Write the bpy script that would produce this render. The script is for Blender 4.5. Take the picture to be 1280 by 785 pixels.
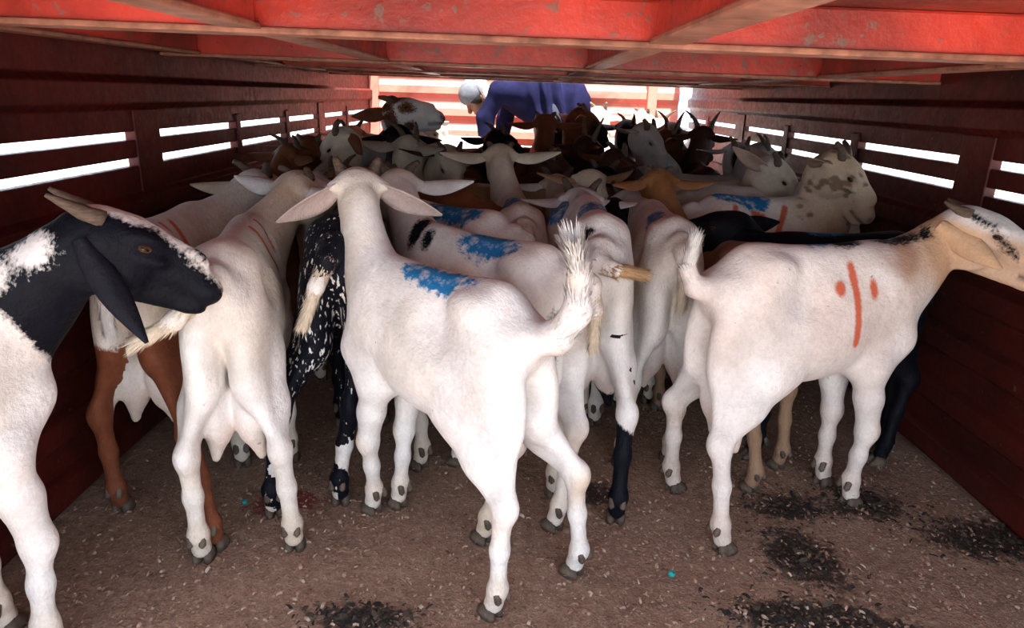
import bpy, math, random
import numpy as np
from mathutils import Vector, Matrix

R = math.radians
rng = np.random.default_rng(7)
random.seed(7)
S = bpy.context.scene
COL = S.collection
for o in list(bpy.data.objects):
    bpy.data.objects.remove(o)

# ------------------------------------------------------------------ camera
CAM_H = 1.01
cd = bpy.data.cameras.new('camera')
cam = bpy.data.objects.new('camera', cd)
COL.objects.link(cam)
cd.sensor_width = 36
cd.lens = 36 * 860 / 1280
cd.clip_start = 0.02
cam.matrix_world = (Matrix.Translation((0, 0, CAM_H)) @ Matrix.Rotation(R(90 - 17.67), 4, 'X')
                    @ Matrix.Rotation(R(1.7), 4, 'Z'))
S.camera = cam

# ------------------------------------------------------------------ world and sun
W = bpy.data.worlds.new('world')
S.world = W
W.use_nodes = True
bg = W.node_tree.nodes['Background']
bg.inputs[0].default_value = (0.74, 0.87, 1.0, 1)
bg.inputs[1].default_value = 2.3
sl = bpy.data.lights.new('sun', 'SUN')
sl.energy = 15
sl.angle = R(0.6)
sl.color = (1.0, 0.96, 0.91)
sun = bpy.data.objects.new('sun', sl)
COL.objects.link(sun)
SUN_FROM = Vector((0.10, -0.34, 1.0)).normalized()      # direction towards the sun
sun.rotation_euler = SUN_FROM.to_track_quat('Z', 'Y').to_euler()
S.view_settings.view_transform = 'Standard'
S.view_settings.look = 'None'
S.view_settings.gamma = 1
S.view_settings.exposure = 0.92
S.view_settings.use_curve_mapping = False


# ------------------------------------------------------------------ material helpers
def new_mat(name):
    m = bpy.data.materials.new(name)
    m.use_nodes = True
    nt = m.node_tree
    b = nt.nodes['Principled BSDF']
    return m, nt, b


def N(nt, typ, **kw):
    n = nt.nodes.new(typ)
    for k, v in kw.items():
        setattr(n, k, v)
    return n


def noise(nt, scale, detail=4, rough=0.55, vec=None, dist=0.0):
    n = N(nt, 'ShaderNodeTexNoise')
    n.inputs['Scale'].default_value = scale
    n.inputs['Detail'].default_value = detail
    n.inputs['Roughness'].default_value = rough
    n.inputs['Distortion'].default_value = dist
    if vec is not None:
        nt.links.new(vec, n.inputs['Vector'])
    return n.outputs['Fac']


def ramp(nt, fac, lo, hi, a=0.0, b=1.0):
    n = N(nt, 'ShaderNodeMapRange')
    n.inputs['From Min'].default_value = lo
    n.inputs['From Max'].default_value = hi
    n.inputs['To Min'].default_value = a
    n.inputs['To Max'].default_value = b
    nt.links.new(fac, n.inputs['Value'])
    return n.outputs['Result']


def mathn(nt, op, a, b):
    n = N(nt, 'ShaderNodeMath', operation=op)
    for i, v in enumerate((a, b)):
        if isinstance(v, (int, float)):
            n.inputs[i].default_value = v
        else:
            nt.links.new(v, n.inputs[i])
    return n.outputs[0]


def mix(nt, fac, a, b, blend='MIX'):
    n = N(nt, 'ShaderNodeMix', data_type='RGBA', blend_type=blend)
    if isinstance(fac, (int, float)):
        n.inputs[0].default_value = fac
    else:
        nt.links.new(fac, n.inputs[0])
    for i, v in ((6, a), (7, b)):
        if isinstance(v, tuple):
            n.inputs[i].default_value = (*v[:3], 1)
        else:
            nt.links.new(v, n.inputs[i])
    return n.outputs[2]


def objco(nt, sc=None):
    t = N(nt, 'ShaderNodeTexCoord').outputs['Object']
    if sc is None:
        return t
    m = N(nt, 'ShaderNodeMapping')
    m.inputs['Scale'].default_value = sc
    nt.links.new(t, m.inputs['Vector'])
    return m.outputs[0]


def bump(nt, b, h, strength=0.3, dist=0.01):
    n = N(nt, 'ShaderNodeBump')
    n.inputs['Strength'].default_value = strength
    n.inputs['Distance'].default_value = dist
    nt.links.new(h, n.inputs['Height'])
    nt.links.new(n.outputs[0], b.inputs['Normal'])


def paint_mat(name, red, dark, wear, grime, rough=0.42, spec=0.22):
    """old red paint on steel: chips, rust bloom, grime"""
    m, nt, b = new_mat(name)
    co = objco(nt)
    n1 = noise(nt, 5.0, 6, 0.65, co)
    n2 = noise(nt, 38.0, 5, 0.7, co)
    n3 = noise(nt, 1.7, 4, 0.6, co, 0.6)
    c = mix(nt, ramp(nt, n1, 0.36, 0.66), red, dark)
    c = mix(nt, ramp(nt, n3, 0.52 - grime * 0.2, 0.74 - grime * 0.1, 0, 0.85), c, (0.018, 0.006, 0.005))
    chips = ramp(nt, mathn(nt, 'ADD', n2, mathn(nt, 'MULTIPLY', n1, 0.35)), 0.86 - wear * 0.1, 0.90 - wear * 0.1)
    c = mix(nt, mathn(nt, 'MULTIPLY', chips, 0.75), c, (0.16, 0.10, 0.075))
    nt.links.new(c, b.inputs['Base Color'])
    nt.links.new(ramp(nt, n2, 0.3, 0.75, rough - 0.1, rough + 0.25), b.inputs['Roughness'])
    b.inputs['Specular IOR Level'].default_value = spec
    bump(nt, b, mathn(nt, 'ADD', n2, mathn(nt, 'MULTIPLY', n1, 1.5)), 0.28, 0.006)
    return m


def plain_mat(name, col, rough=0.6, var=0.25, scale=30, bumpv=0.1, stretch=None):
    m, nt, b = new_mat(name)
    co = objco(nt, stretch)
    n1 = noise(nt, scale, 4, 0.6, co)
    d = tuple(x * (1 - var) for x in col)
    l = tuple(min(1, x * (1 + var)) for x in col)
    nt.links.new(mix(nt, ramp(nt, n1, 0.3, 0.7), d, l), b.inputs['Base Color'])
    b.inputs['Roughness'].default_value = rough
    b.inputs['Specular IOR Level'].default_value = 0.15
    bump(nt, b, n1, bumpv, 0.004)
    return m


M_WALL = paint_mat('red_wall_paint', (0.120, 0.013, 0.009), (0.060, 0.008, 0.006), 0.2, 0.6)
M_BACK = paint_mat('sunlit_wall_paint', (0.68, 0.22, 0.165), (0.60, 0.175, 0.13), 0.2, 0.0)  # paler copy of the wall red, sun's brightness put into the colour
M_BEAM = paint_mat('red_beam_paint', (0.60, 0.050, 0.028), (0.36, 0.030, 0.020), 1.0, 0.30, 0.34, 0.45)
M_DECK = paint_mat('red_deck_paint', (0.34, 0.050, 0.030), (0.24, 0.05, 0.032), 0.55, 0.4)
M_WORN = plain_mat('worn_flange', (0.30, 0.13, 0.085), 0.38, 0.45, 26, 0.3)


def ang(x, y, z):
    return (x, y, z)


# ------------------------------------------------------------------ mesh helpers
class MB:
    def __init__(s):
        s.v, s.f = [], []

    def box(s, a, b):
        n = len(s.v)
        x0, y0, z0 = a
        x1, y1, z1 = b
        s.v += [(x0, y0, z0), (x1, y0, z0), (x1, y1, z0), (x0, y1, z0),
                (x0, y0, z1), (x1, y0, z1), (x1, y1, z1), (x0, y1, z1)]
        s.f += [tuple(n + i for i in q) for q in
                ((3, 2, 1, 0), (4, 5, 6, 7), (0, 1, 5, 4), (1, 2, 6, 5), (2, 3, 7, 6), (3, 0, 4, 7))]
        return s

    def prism(s, prof, axis, t0, t1):
        """closed 2D profile (list of (p,q)) extruded along an axis ('x' or 'y'); p = across, q = z"""
        n = len(s.v)
        k = len(prof)
        for t in (t0, t1):
            for p, q in prof:
                s.v.append((p, t, q) if axis == 'y' else (t, p, q))
        for i in range(k):
            j = (i + 1) % k
            s.f.append((n + i, n + j, n + k + j, n + k + i))
        s.f.append(tuple(n + i for i in reversed(range(k))))
        s.f.append(tuple(n + k + i for i in range(k)))
        return s

    def tube(s, pts, rad, sides=10, cap=True):
        n0 = len(s.v)
        P = [Vector(p) for p in pts]
        prev = None
        for i, p in enumerate(P):
            d = (P[min(i + 1, len(P) - 1)] - P[max(i - 1, 0)]).normalized()
            if prev is None:
                u = d.orthogonal().normalized()
            else:
                u = (prev - d * prev.dot(d)).normalized()
            prev = u
            w = d.cross(u)
            r = rad[i] if isinstance(rad, (list, tuple)) else rad
            for a in range(sides):
                t = 2 * math.pi * a / sides
                s.v.append(tuple(p + (u * math.cos(t) + w * math.sin(t)) * r))
        for i in range(len(P) - 1):
            for a in range(sides):
                b = (a + 1) % sides
                s.f.append((n0 + i * sides + a, n0 + i * sides + b, n0 + (i + 1) * sides + b, n0 + (i + 1) * sides + a))
        if cap:
            s.f.append(tuple(n0 + a for a in reversed(range(sides))))
            m = n0 + (len(P) - 1) * sides
            s.f.append(tuple(m + a for a in range(sides)))
        return s

    def mesh(s, name, mat, smooth=False):
        me = bpy.data.meshes.new(name)
        me.from_pydata(s.v, [], s.f)
        me.materials.append(mat)
        if smooth:
            me.polygons.foreach_set('use_smooth', [True] * len(me.polygons))
        me.update()
        return me

    def build(s, name, mat, parent=None, bevel=0, smooth=False):
        o = bpy.data.objects.new(name, s.mesh(name, mat, smooth))
        COL.objects.link(o)
        o.parent = parent
        if bevel:
            md = o.modifiers.new('bevel', 'BEVEL')
            md.width = bevel
            md.segments = 2
            md.limit_method = 'ANGLE'
        return o


def empty(name, loc=(0, 0, 0), rz=0, sc=1.0):
    o = bpy.data.objects.new(name, None)
    COL.objects.link(o)
    o.location = loc
    o.rotation_euler = (0, 0, rz)
    o.scale = (sc, sc, sc)
    o.empty_display_size = 0.1
    return o


def tag(o, label, cat=None, group=None, kind=None):
    o['label'] = label
    if cat:
        o['category'] = cat
    if group:
        o['group'] = group
    if kind:
        o['kind'] = kind
    return o


def link(name, me, parent, loc=(0, 0, 0), mat=None):
    o = bpy.data.objects.new(name, me)
    COL.objects.link(o)
    o.parent = parent
    if mat is not None:
        o.matrix_local = mat
    else:
        o.location = loc
    return o


# ------------------------------------------------------------------ the truck body
XL, XR, YB, Y0 = -1.10, 1.28, 5.35, 0.0
ZT = 2.3

# floor
m, nt, b = new_mat('trampled_bedding')
co = objco(nt)
n1 = noise(nt, 3.0, 6, 0.6, co)
n2 = noise(nt, 45.0, 6, 0.7, co)
n3 = noise(nt, 160.0, 3, 0.6, co)
c = mix(nt, ramp(nt, n1, 0.35, 0.65), (0.22, 0.122, 0.082), (0.34, 0.200, 0.140))
c = mix(nt, ramp(nt, n2, 0.42, 0.72), c, (0.46, 0.29, 0.205))
c = mix(nt, ramp(nt, n3, 0.52, 0.70, 0, 0.6), c, (0.075, 0.042, 0.030))
sep = N(nt, 'ShaderNodeSeparateXYZ')
nt.links.new(co, sep.inputs[0])


def spot(cx, cy, rx, ry):
    """distance field of a stain with a ragged outline"""
    dx = mathn(nt, 'DIVIDE', mathn(nt, 'SUBTRACT', sep.outputs[0], cx), rx)
    dy = mathn(nt, 'DIVIDE', mathn(nt, 'SUBTRACT', sep.outputs[1], cy), ry)
    d = mathn(nt, 'SQRT', mathn(nt, 'ADD', mathn(nt, 'MULTIPLY', dx, dx), mathn(nt, 'MULTIPLY', dy, dy)), 0)
    nn = mathn(nt, 'ADD', mathn(nt, 'MULTIPLY', mathn(nt, 'SUBTRACT', n2, 0.5), 2.2),
               mathn(nt, 'MULTIPLY', mathn(nt, 'SUBTRACT', n1, 0.5), 1.5))
    return mathn(nt, 'ADD', d, nn)


wet = None
for a in ((0.69, 1.37, 0.085, 0.11), (1.17, 1.46, 0.15, 0.09), (0.60, 1.17, 0.14, 0.05), (-0.28, 1.13, 0.09, 0.03),
          (0.95, 1.60, 0.12, 0.07), (0.74, 1.58, 0.10, 0.06), (0.74, 1.14, 0.10, 0.04), (0.20, 1.62, 0.10, 0.06)):
    r_ = ramp(nt, spot(*a), 1.15, 0.75)
    wet = r_ if wet is None else mathn(nt, 'MAXIMUM', wet, r_)
c = mix(nt, mathn(nt, 'MULTIPLY', wet, 0.88), c, (0.012, 0.009, 0.008))
c = mix(nt, mathn(nt, 'MULTIPLY', ramp(nt, spot(-0.575, 1.535, 0.085, 0.055), 1.2, 0.8), 0.8), c, (0.22, 0.012, 0.018))
nt.links.new(c, b.inputs['Base Color'])
nt.links.new(mathn(nt, 'SUBTRACT', 0.92, mathn(nt, 'MULTIPLY', wet, 0.35)), b.inputs['Roughness'])
bump(nt, b, mathn(nt, 'ADD', n2, mathn(nt, 'MULTIPLY', n3, 0.5)), 0.7, 0.012)
M_FLOOR = m
# gently uneven bedding surface, levelled to z <= 0
nx, ny = 60, 130
gx = np.linspace(XL - 0.01, XR + 0.01, nx)
gy = np.linspace(Y0 - 0.3, YB, ny)
vv = []
for y in gy:
    for x in gx:
        z = -0.006 + 0.004 * math.sin(x * 9 + 2 * math.sin(y * 3)) * math.sin(y * 7 + x * 4)
        vv.append((x, y, z))
ff = [(j * nx + i, j * nx + i + 1, (j + 1) * nx + i + 1, (j + 1) * nx + i) for j in range(ny - 1) for i in range(nx - 1)]
me = bpy.data.meshes.new('floor')
me.from_pydata(vv, [], ff)
me.materials.append(M_FLOOR)
me.polygons.foreach_set('use_smooth', [True] * len(me.polygons))
floor = bpy.data.objects.new('floor', me)
COL.objects.link(floor)
tag(floor, 'brown truck floor covered in trampled bedding with dark wet stains', kind='structure')
MB().box((XL - 0.08, Y0 - 0.3, -0.16), (XR + 0.08, YB + 0.06, -0.02)).build('bed_plate', M_WALL, floor)


def ribbed(x_in, out, z0, z1, ribs, flat=0.6):
    """profile of a pressed sheet: inner face at x_in with trapezoid ribs standing proud towards the inside"""
    prof = [(x_in, z0)]
    for zc, hw, dep in ribs:
        prof += [(x_in, zc - hw), (x_in - out * dep, zc - hw * flat), (x_in - out * dep, zc + hw * flat), (x_in, zc + hw)]
    prof += [(x_in, z1), (x_in + out * 0.03, z1), (x_in + out * 0.03, z0)]
    return prof


SLIT_U, SLIT_L, SH = 0.867, 0.794, 0.0115


def side_wall(name, x, out, posts, label):
    w = empty(name)
    tag(w, label, kind='structure')
    lo = [(0.05, 0.045, 0.03), (0.20, 0.045, 0.022), (0.36, 0.045, 0.022), (0.52, 0.045, 0.022), (0.67, 0.04, 0.022)]
    hi = [(0.985, 0.045, 0.026), (1.16, 0.04, 0.022), (1.35, 0.045, 0.022), (1.55, 0.045, 0.022), (1.75, 0.045, 0.022), (1.95, 0.045, 0.022), (2.15, 0.045, 0.022)]
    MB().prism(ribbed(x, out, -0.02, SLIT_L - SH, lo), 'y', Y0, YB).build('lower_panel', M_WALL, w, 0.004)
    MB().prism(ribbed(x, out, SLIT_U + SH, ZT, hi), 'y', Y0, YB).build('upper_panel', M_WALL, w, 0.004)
    ys = [Y0] + [p for q in posts for p in q] + [YB]
    for i in range(0, len(ys), 2):
        a, b_ = ys[i], ys[i + 1]
        if b_ - a > 0.02:
            MB().box((min(x, x + out * 0.03), a - 0.01, SLIT_L + SH), (max(x, x + out * 0.03), b_ + 0.01, SLIT_U - SH)).build('slit_rail', M_WALL, w, 0.003)
    for a, b_ in posts:
        wide = b_ - a > 0.09
        z0, z1, pr = (0.70, 0.94, 0.006) if wide else (0.76, 0.91, 0.006)
        x0, x1 = x - out * pr, x + out * 0.029
        MB().box((min(x0, x1), a, z0), (max(x0, x1), b_, z1)).build('post', M_WALL, w, 0.004)
    return w


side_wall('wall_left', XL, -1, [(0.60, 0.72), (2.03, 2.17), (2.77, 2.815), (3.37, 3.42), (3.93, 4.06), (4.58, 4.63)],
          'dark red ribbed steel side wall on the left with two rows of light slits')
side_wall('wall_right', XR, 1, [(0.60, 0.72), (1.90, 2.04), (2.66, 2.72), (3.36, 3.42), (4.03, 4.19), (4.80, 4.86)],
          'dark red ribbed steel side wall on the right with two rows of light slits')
# back wall
wb = empty('wall_back')
tag(wb, 'sunlit pinkish red ribbed steel end wall behind the man', kind='structure')
ribs = [(0.10 + 0.155 * i, 0.062, 0.020) for i in range(14)]
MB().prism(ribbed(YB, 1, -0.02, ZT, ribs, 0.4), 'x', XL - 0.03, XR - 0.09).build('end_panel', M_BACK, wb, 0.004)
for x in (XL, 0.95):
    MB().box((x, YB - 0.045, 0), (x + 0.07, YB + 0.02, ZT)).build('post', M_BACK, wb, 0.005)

# the upper deck overhead, seen from below
ZB, ZP, YD0, YD1 = 1.095, 1.165, 0.20, 4.22
ce = empty('ceiling')
ce.rotation_euler = (0, R(0.48), 0)
ce.location = (0, 0, -0.0104)
tag(ce, 'underside of the red steel upper deck with cross beams', kind='structure')
MB().box((XL, YD0, ZP), (XR, YD1, ZP + 0.02)).build('deck_plate', M_DECK, ce)
CROSS = [0.22, 1.13, 2.22, 3.0, 3.66, 4.17]
LONG = [-1.0, -0.43, 0.215, 0.92]


def beam(name, a, b, along):
    o = MB().box(a, b).build(name, M_BEAM, ce, 0.005)
    # worn lower flange, a bare strip under the web
    e = 0.008
    if along == 'x':
        p = MB().box((a[0], a[1] - e, a[2] - 0.006), (b[0], b[1] + e, a[2] + 0.004))
    else:
        p = MB().box((a[0] - e, a[1], a[2] - 0.006), (b[0] + e, b[1], a[2] + 0.004))
    p.build('flange', M_WORN, o, 0.003)
    return o


for y in CROSS:
    beam('cross_beam', (XL, y, ZB + 0.006), (XR, y + 0.05, ZP), 'x')
for x in LONG:
    for i in range(len(CROSS) - 1):
        beam('long_beam', (x - 0.02, CROSS[i] + 0.058, ZB + 0.012), (x + 0.02, CROSS[i + 1] - 0.008, ZP), 'y')

# ground outside
g = MB()
g.v = [(-60, -60, -1.15), (60, -60, -1.15), (60, 60, -1.15), (-60, 60, -1.15)]
g.f = [(0, 1, 2, 3)]
go = g.build('ground', plain_mat('dusty_ground', (0.40, 0.38, 0.35), 0.9, 0.15, 0.8, 0.3))
tag(go, 'pale dusty ground outside around the truck', kind='structure')


# ------------------------------------------------------------------ implicit surfaces
class SDF:
    def __init__(s):
        s.p = []
        s.xs = 1.0

    def ell(s, c, r, k=0.03, M=None, sub=False):
        f_ = np.array((s.xs, 1, 1))
        s.p.append(('e', np.array(c, float) * f_, np.array(r, float) * f_, k, M, sub))

    def cone(s, a, b, ra, rb, k=0.03, sq=None, sub=False):
        """round cone; sq = (axis, factor) flattens it across an axis"""
        f_ = np.array((s.xs, 1, 1))
        s.p.append(('c', np.array(a, float) * f_, np.array(b, float) * f_, (ra, rb), k, sq, sub))

    def bounds(s):
        lo, hi = np.full(3, 9.0), np.full(3, -9.0)
        for q in s.p:
            if q[-1]:
                continue
            if q[0] == 'e':
                r = q[2].max() if q[4] is not None else q[2]
                lo, hi = np.minimum(lo, q[1] - r), np.maximum(hi, q[1] + r)
            else:
                r = max(q[3])
                for e in (q[1], q[2]):
                    lo, hi = np.minimum(lo, e - r), np.maximum(hi, e + r)
        return lo, hi

    def grid(s, h):
        lo, hi = s.bounds()
        lo = lo - 3 * h
        n = np.ceil((hi + 3 * h - lo) / h).astype(int) + 1
        D = np.full(tuple(n), 0.2, np.float32)
        ax = [lo[i] + h * np.arange(n[i]) for i in range(3)]
        for q in s.p:
            k = q[3] if q[0] == 'e' else q[4]
            pad = k + 3 * h
            if q[0] == 'e':
                rr = q[2].max() if q[4] is not None else q[2]
                a, b_ = q[1] - rr - pad, q[1] + rr + pad
            else:
                r = max(q[3]) + pad
                a, b_ = np.minimum(q[1], q[2]) - r, np.maximum(q[1], q[2]) + r
            i0 = np.clip(np.floor((a - lo) / h).astype(int), 0, n - 1)
            i1 = np.clip(np.ceil((b_ - lo) / h).astype(int) + 1, 1, n)
            if (i1 <= i0).any():
                continue
            X, Y, Z = np.meshgrid(ax[0][i0[0]:i1[0]], ax[1][i0[1]:i1[1]], ax[2][i0[2]:i1[2]], indexing='ij')
            P = np.stack([X, Y, Z], -1).astype(np.float32)
            d = s.dist(q, P)
            sl_ = D[i0[0]:i1[0], i0[1]:i1[1], i0[2]:i1[2]]
            if q[-1]:
                d = -d
                hh = np.maximum(k - np.abs(sl_ - d), 0) / k
                sl_[...] = np.maximum(sl_, d) + hh * hh * k * 0.25
            else:
                hh = np.maximum(k - np.abs(sl_ - d), 0) / k
                sl_[...] = np.minimum(sl_, d) - hh * hh * k * 0.25
        return D, lo

    @staticmethod
    def dist(q, P):
        if q[0] == 'e':
            L = P - q[1].astype(np.float32)
            if q[4] is not None:
                L = L @ q[4].astype(np.float32)     # columns of M = ellipsoid axes
            r = q[2].astype(np.float32)
            k0 = np.sqrt(((L / r) ** 2).sum(-1))
            k1 = np.sqrt(((L / (r * r)) ** 2).sum(-1)) + 1e-6
            return k0 * (k0 - 1) / k1
        a, b_ = q[1].astype(np.float32), q[2].astype(np.float32)
        ra, rb = q[3]
        ba = b_ - a
        L = P - a
        if q[5] is not None:
            axv = np.array(q[5][0], np.float32)
            f = q[5][1]
            L = L + (L @ axv)[..., None] * axv * (1 / f - 1)
            ba = ba + ba.dot(axv) * axv * (1 / f - 1)
        t = np.clip((L @ ba) / max(ba.dot(ba), 1e-9), 0, 1)
        d = np.sqrt(((L - t[..., None] * ba) ** 2).sum(-1)) - (ra + (rb - ra) * t)
        return d * (q[5][1] if q[5] is not None else 1)

    def mesh(s, h, smooth=2):
        D, lo = s.grid(h)
        ins = D < 0
        n = np.array(D.shape) - 1
        cs = np.zeros(tuple(n), np.int8)
        for i in (0, 1):
            for j in (0, 1):
                for k in (0, 1):
                    cs += ins[i:i + n[0], j:j + n[1], k:k + n[2]]
        mask = (cs > 0) & (cs < 8)
        idx = np.full(mask.shape, -1, np.int64)
        I = np.argwhere(mask)
        idx[mask] = np.arange(len(I))
        acc = np.zeros((len(I), 3))
        cnt = np.zeros(len(I))
        corners = [(i, j, k) for i in (0, 1) for j in (0, 1) for k in (0, 1)]
        cv = {c_: D[I[:, 0] + c_[0], I[:, 1] + c_[1], I[:, 2] + c_[2]] for c_ in corners}
        for c0 in corners:
            for a in range(3):
                if c0[a] == 0:
                    c1 = tuple(1 if i == a else c0[i] for i in range(3))
                    v0, v1 = cv[c0], cv[c1]
                    mm = (v0 < 0) != (v1 < 0)
                    t = np.where(mm, v0 / np.where(mm, v0 - v1, 1), 0)
                    pt = np.array(c0, float)[None].repeat(len(I), 0)
                    pt[:, a] += t
                    acc += pt * mm[:, None]
                    cnt += mm
        V = lo + h * (I + acc / cnt[:, None])
        F = []
        for a in range(3):
            b_, c_ = (a + 1) % 3, (a + 2) % 3
            s0 = [slice(None)] * 3
            s1 = [slice(None)] * 3
            s0[a] = slice(0, -1)
            s1[a] = slice(1, None)
            A, B = ins[tuple(s0)], ins[tuple(s1)]
            E_ = np.argwhere(A != B)
            E_ = E_[(E_[:, b_] > 0) & (E_[:, c_] > 0) & (E_[:, b_] < n[b_]) & (E_[:, c_] < n[c_])]
            inn = A[E_[:, 0], E_[:, 1], E_[:, 2]]

            def cell(db, dc):
                q = E_.copy()
                q[:, b_] -= db
                q[:, c_] -= dc
                return idx[q[:, 0], q[:, 1], q[:, 2]]
            q = np.stack([cell(1, 1), cell(0, 1), cell(0, 0), cell(1, 0)], 1)
            q[~inn] = q[~inn][:, ::-1]
            F.append(q)
        F = np.concatenate(F)
        e = np.concatenate([F[:, [0, 1]], F[:, [1, 2]], F[:, [2, 3]], F[:, [3, 0]]])
        deg = np.bincount(e[:, 0], minlength=len(V)) + 1e-9
        for it in range(smooth):
            for lam in (0.55, -0.56):
                av = np.stack([np.bincount(e[:, 0], V[e[:, 1], i], len(V)) for i in range(3)], 1) / deg[:, None]
                V = V + lam * (av - V)
        return V, F


def np_mesh(name, V, F, mat):
    me = bpy.data.meshes.new(name)
    nV, nF = len(V), len(F)
    k = F.shape[1]
    me.vertices.add(nV)
    me.vertices.foreach_set('co', np.asarray(V, np.float32).ravel())
    me.loops.add(nF * k)
    me.loops.foreach_set('vertex_index', np.asarray(F, np.int32).ravel())
    me.polygons.add(nF)
    me.polygons.foreach_set('loop_start', np.arange(0, nF * k, k, dtype=np.int32))
    me.polygons.foreach_set('use_smooth', np.ones(nF, bool))
    me.update(calc_edges=True)
    me.validate()
    me.materials.append(mat)
    return me


def set_attr(me, name, vals):
    vals = np.asarray(vals, np.float32)
    if vals.ndim == 2:
        a = me.attributes.new(name, 'FLOAT_COLOR', 'POINT')
        a.data.foreach_set('color', np.concatenate([vals, np.ones((len(vals), 1), np.float32)], 1).ravel())
    else:
        a = me.attributes.new(name, 'FLOAT', 'POINT')
        a.data.foreach_set('value', vals)


_wv = np.random.default_rng(3)
_WK = _wv.normal(size=(40, 3))
_WP = _wv.uniform(0, 6.283, 40)


def wn(P, freq, seed=0):
    """cheap smooth noise in about -1..1"""
    o = np.zeros(len(P))
    for i in range(7):
        j = (seed * 7 + i) % 40
        o += np.sin(P @ _WK[j] * freq * (0.7 + 0.12 * i) + _WP[(j + seed) % 40])
    return o / 3.2


# ------------------------------------------------------------------ fur
def attr(nt, name, out='Fac'):
    a = N(nt, 'ShaderNodeAttribute')
    a.attribute_name = name
    return a.outputs[out]


def fur_mat(name, colA=(0.005, 0.0055, 0.009), rough=0.5, fleck=0.0):
    m, nt, b = new_mat(name)
    co = objco(nt)
    fine = noise(nt, 220, 3, 0.6, objco(nt, (0.45, 1.0, 0.6)))
    mid = noise(nt, 42, 4, 0.6, co)
    big = noise(nt, 9, 3, 0.6, co)
    c = attr(nt, 'coat', 'Color')
    c = mix(nt, ramp(nt, mid, 0.40, 0.75, 0, 0.25), c, mix(nt, 1.0, c, (0.84, 0.77, 0.70), 'MULTIPLY'))
    c = mix(nt, ramp(nt, fine, 0.35, 0.62, 0.16, 0.0), c, mix(nt, 1.0, c, (0.45, 0.38, 0.33), 'MULTIPLY'))

    c = mix(nt, 1.0, c, mix(nt, ramp(nt, big, 0.32, 0.68), (0.86, 0.84, 0.83), (1.12, 1.10, 1.08)), 'MULTIPLY')
    dirt = mathn(nt, 'MULTIPLY', ramp(nt, noise(nt, 70, 2, 0.5, co), 0.70, 0.76), ramp(nt, big, 0.45, 0.62, 0.0, 0.55))
    c = mix(nt, dirt, c, (0.20, 0.12, 0.085))

    def edge(f, amp, e=0.006):
        v = mathn(nt, 'ADD', f, mathn(nt, 'MULTIPLY', mathn(nt, 'SUBTRACT', fine, 0.5), amp))
        v = mathn(nt, 'ADD', v, mathn(nt, 'MULTIPLY', mathn(nt, 'SUBTRACT', mid, 0.5), amp * 0.8))
        return ramp(nt, v, -e, e)
    fa = edge(attr(nt, 'maskA'), 0.030)
    if fleck:
        fl = noise(nt, 105, 2, 0.5, objco(nt, (1.0, 1.0, 0.36)))
        fa = mathn(nt, 'MULTIPLY', fa, ramp(nt, mathn(nt, 'ADD', fl, mathn(nt, 'MULTIPLY', attr(nt, 'fleck'), 0.10)), 0.70, 0.66))
    ca = mix(nt, ramp(nt, mid, 0.3, 0.8, 0, 0.5), colA, tuple(min(1, x * 1.9 + 0.002) for x in colA))
    c = mix(nt, fa, c, ca)
    fb = mathn(nt, 'MULTIPLY', edge(attr(nt, 'maskB'), 0.035), ramp(nt, mid, 0.30, 0.52, 0.25, 1))
    c = mix(nt, fb, c, (0.020, 0.17, 0.40))
    fc = mathn(nt, 'MULTIPLY', edge(attr(nt, 'maskC'), 0.010, 0.004), 0.88)
    c = mix(nt, fc, c, (0.60, 0.075, 0.012))
    nt.links.new(c, b.inputs['Base Color'])
    b.inputs['Roughness'].default_value = rough
    b.inputs['Specular IOR Level'].default_value = 0.08
    bump(nt, b, mathn(nt, 'ADD', mathn(nt, 'MULTIPLY', fine, 0.5), mathn(nt, 'ADD', mid, big)), 0.5, 0.007)
    return m


M_HOOF = plain_mat('hoof_horn', (0.105, 0.075, 0.058), 0.55, 0.5, 40, 0.3)
M_HORN = plain_mat('horn_keratin', (0.11, 0.075, 0.055), 0.5, 0.45, 60, 0.4, (1, 1, 4))
m, nt, b = new_mat('goat_eye')
sx = N(nt, 'ShaderNodeSeparateXYZ')
nt.links.new(objco(nt), sx.inputs[0])
px = mathn(nt, 'LESS_THAN', mathn(nt, 'ABSOLUTE', sx.outputs[0], 0), 0.0065)
pz = mathn(nt, 'LESS_THAN', mathn(nt, 'ABSOLUTE', sx.outputs[2], 0), 0.0022)
rr_ = mathn(nt, 'ADD', mathn(nt, 'MULTIPLY', sx.outputs[0], sx.outputs[0]), mathn(nt, 'MULTIPLY', sx.outputs[2], sx.outputs[2]))
ir = mathn(nt, 'LESS_THAN', rr_, 0.0098 ** 2)
c = mix(nt, ir, (0.02, 0.012, 0.01), (0.085, 0.036, 0.012))
c = mix(nt, mathn(nt, 'MULTIPLY', px, pz), c, (0.004, 0.004, 0.004))
nt.links.new(c, b.inputs['Base Color'])
b.inputs['Roughness'].default_value = 0.12
M_EYE = m


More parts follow.
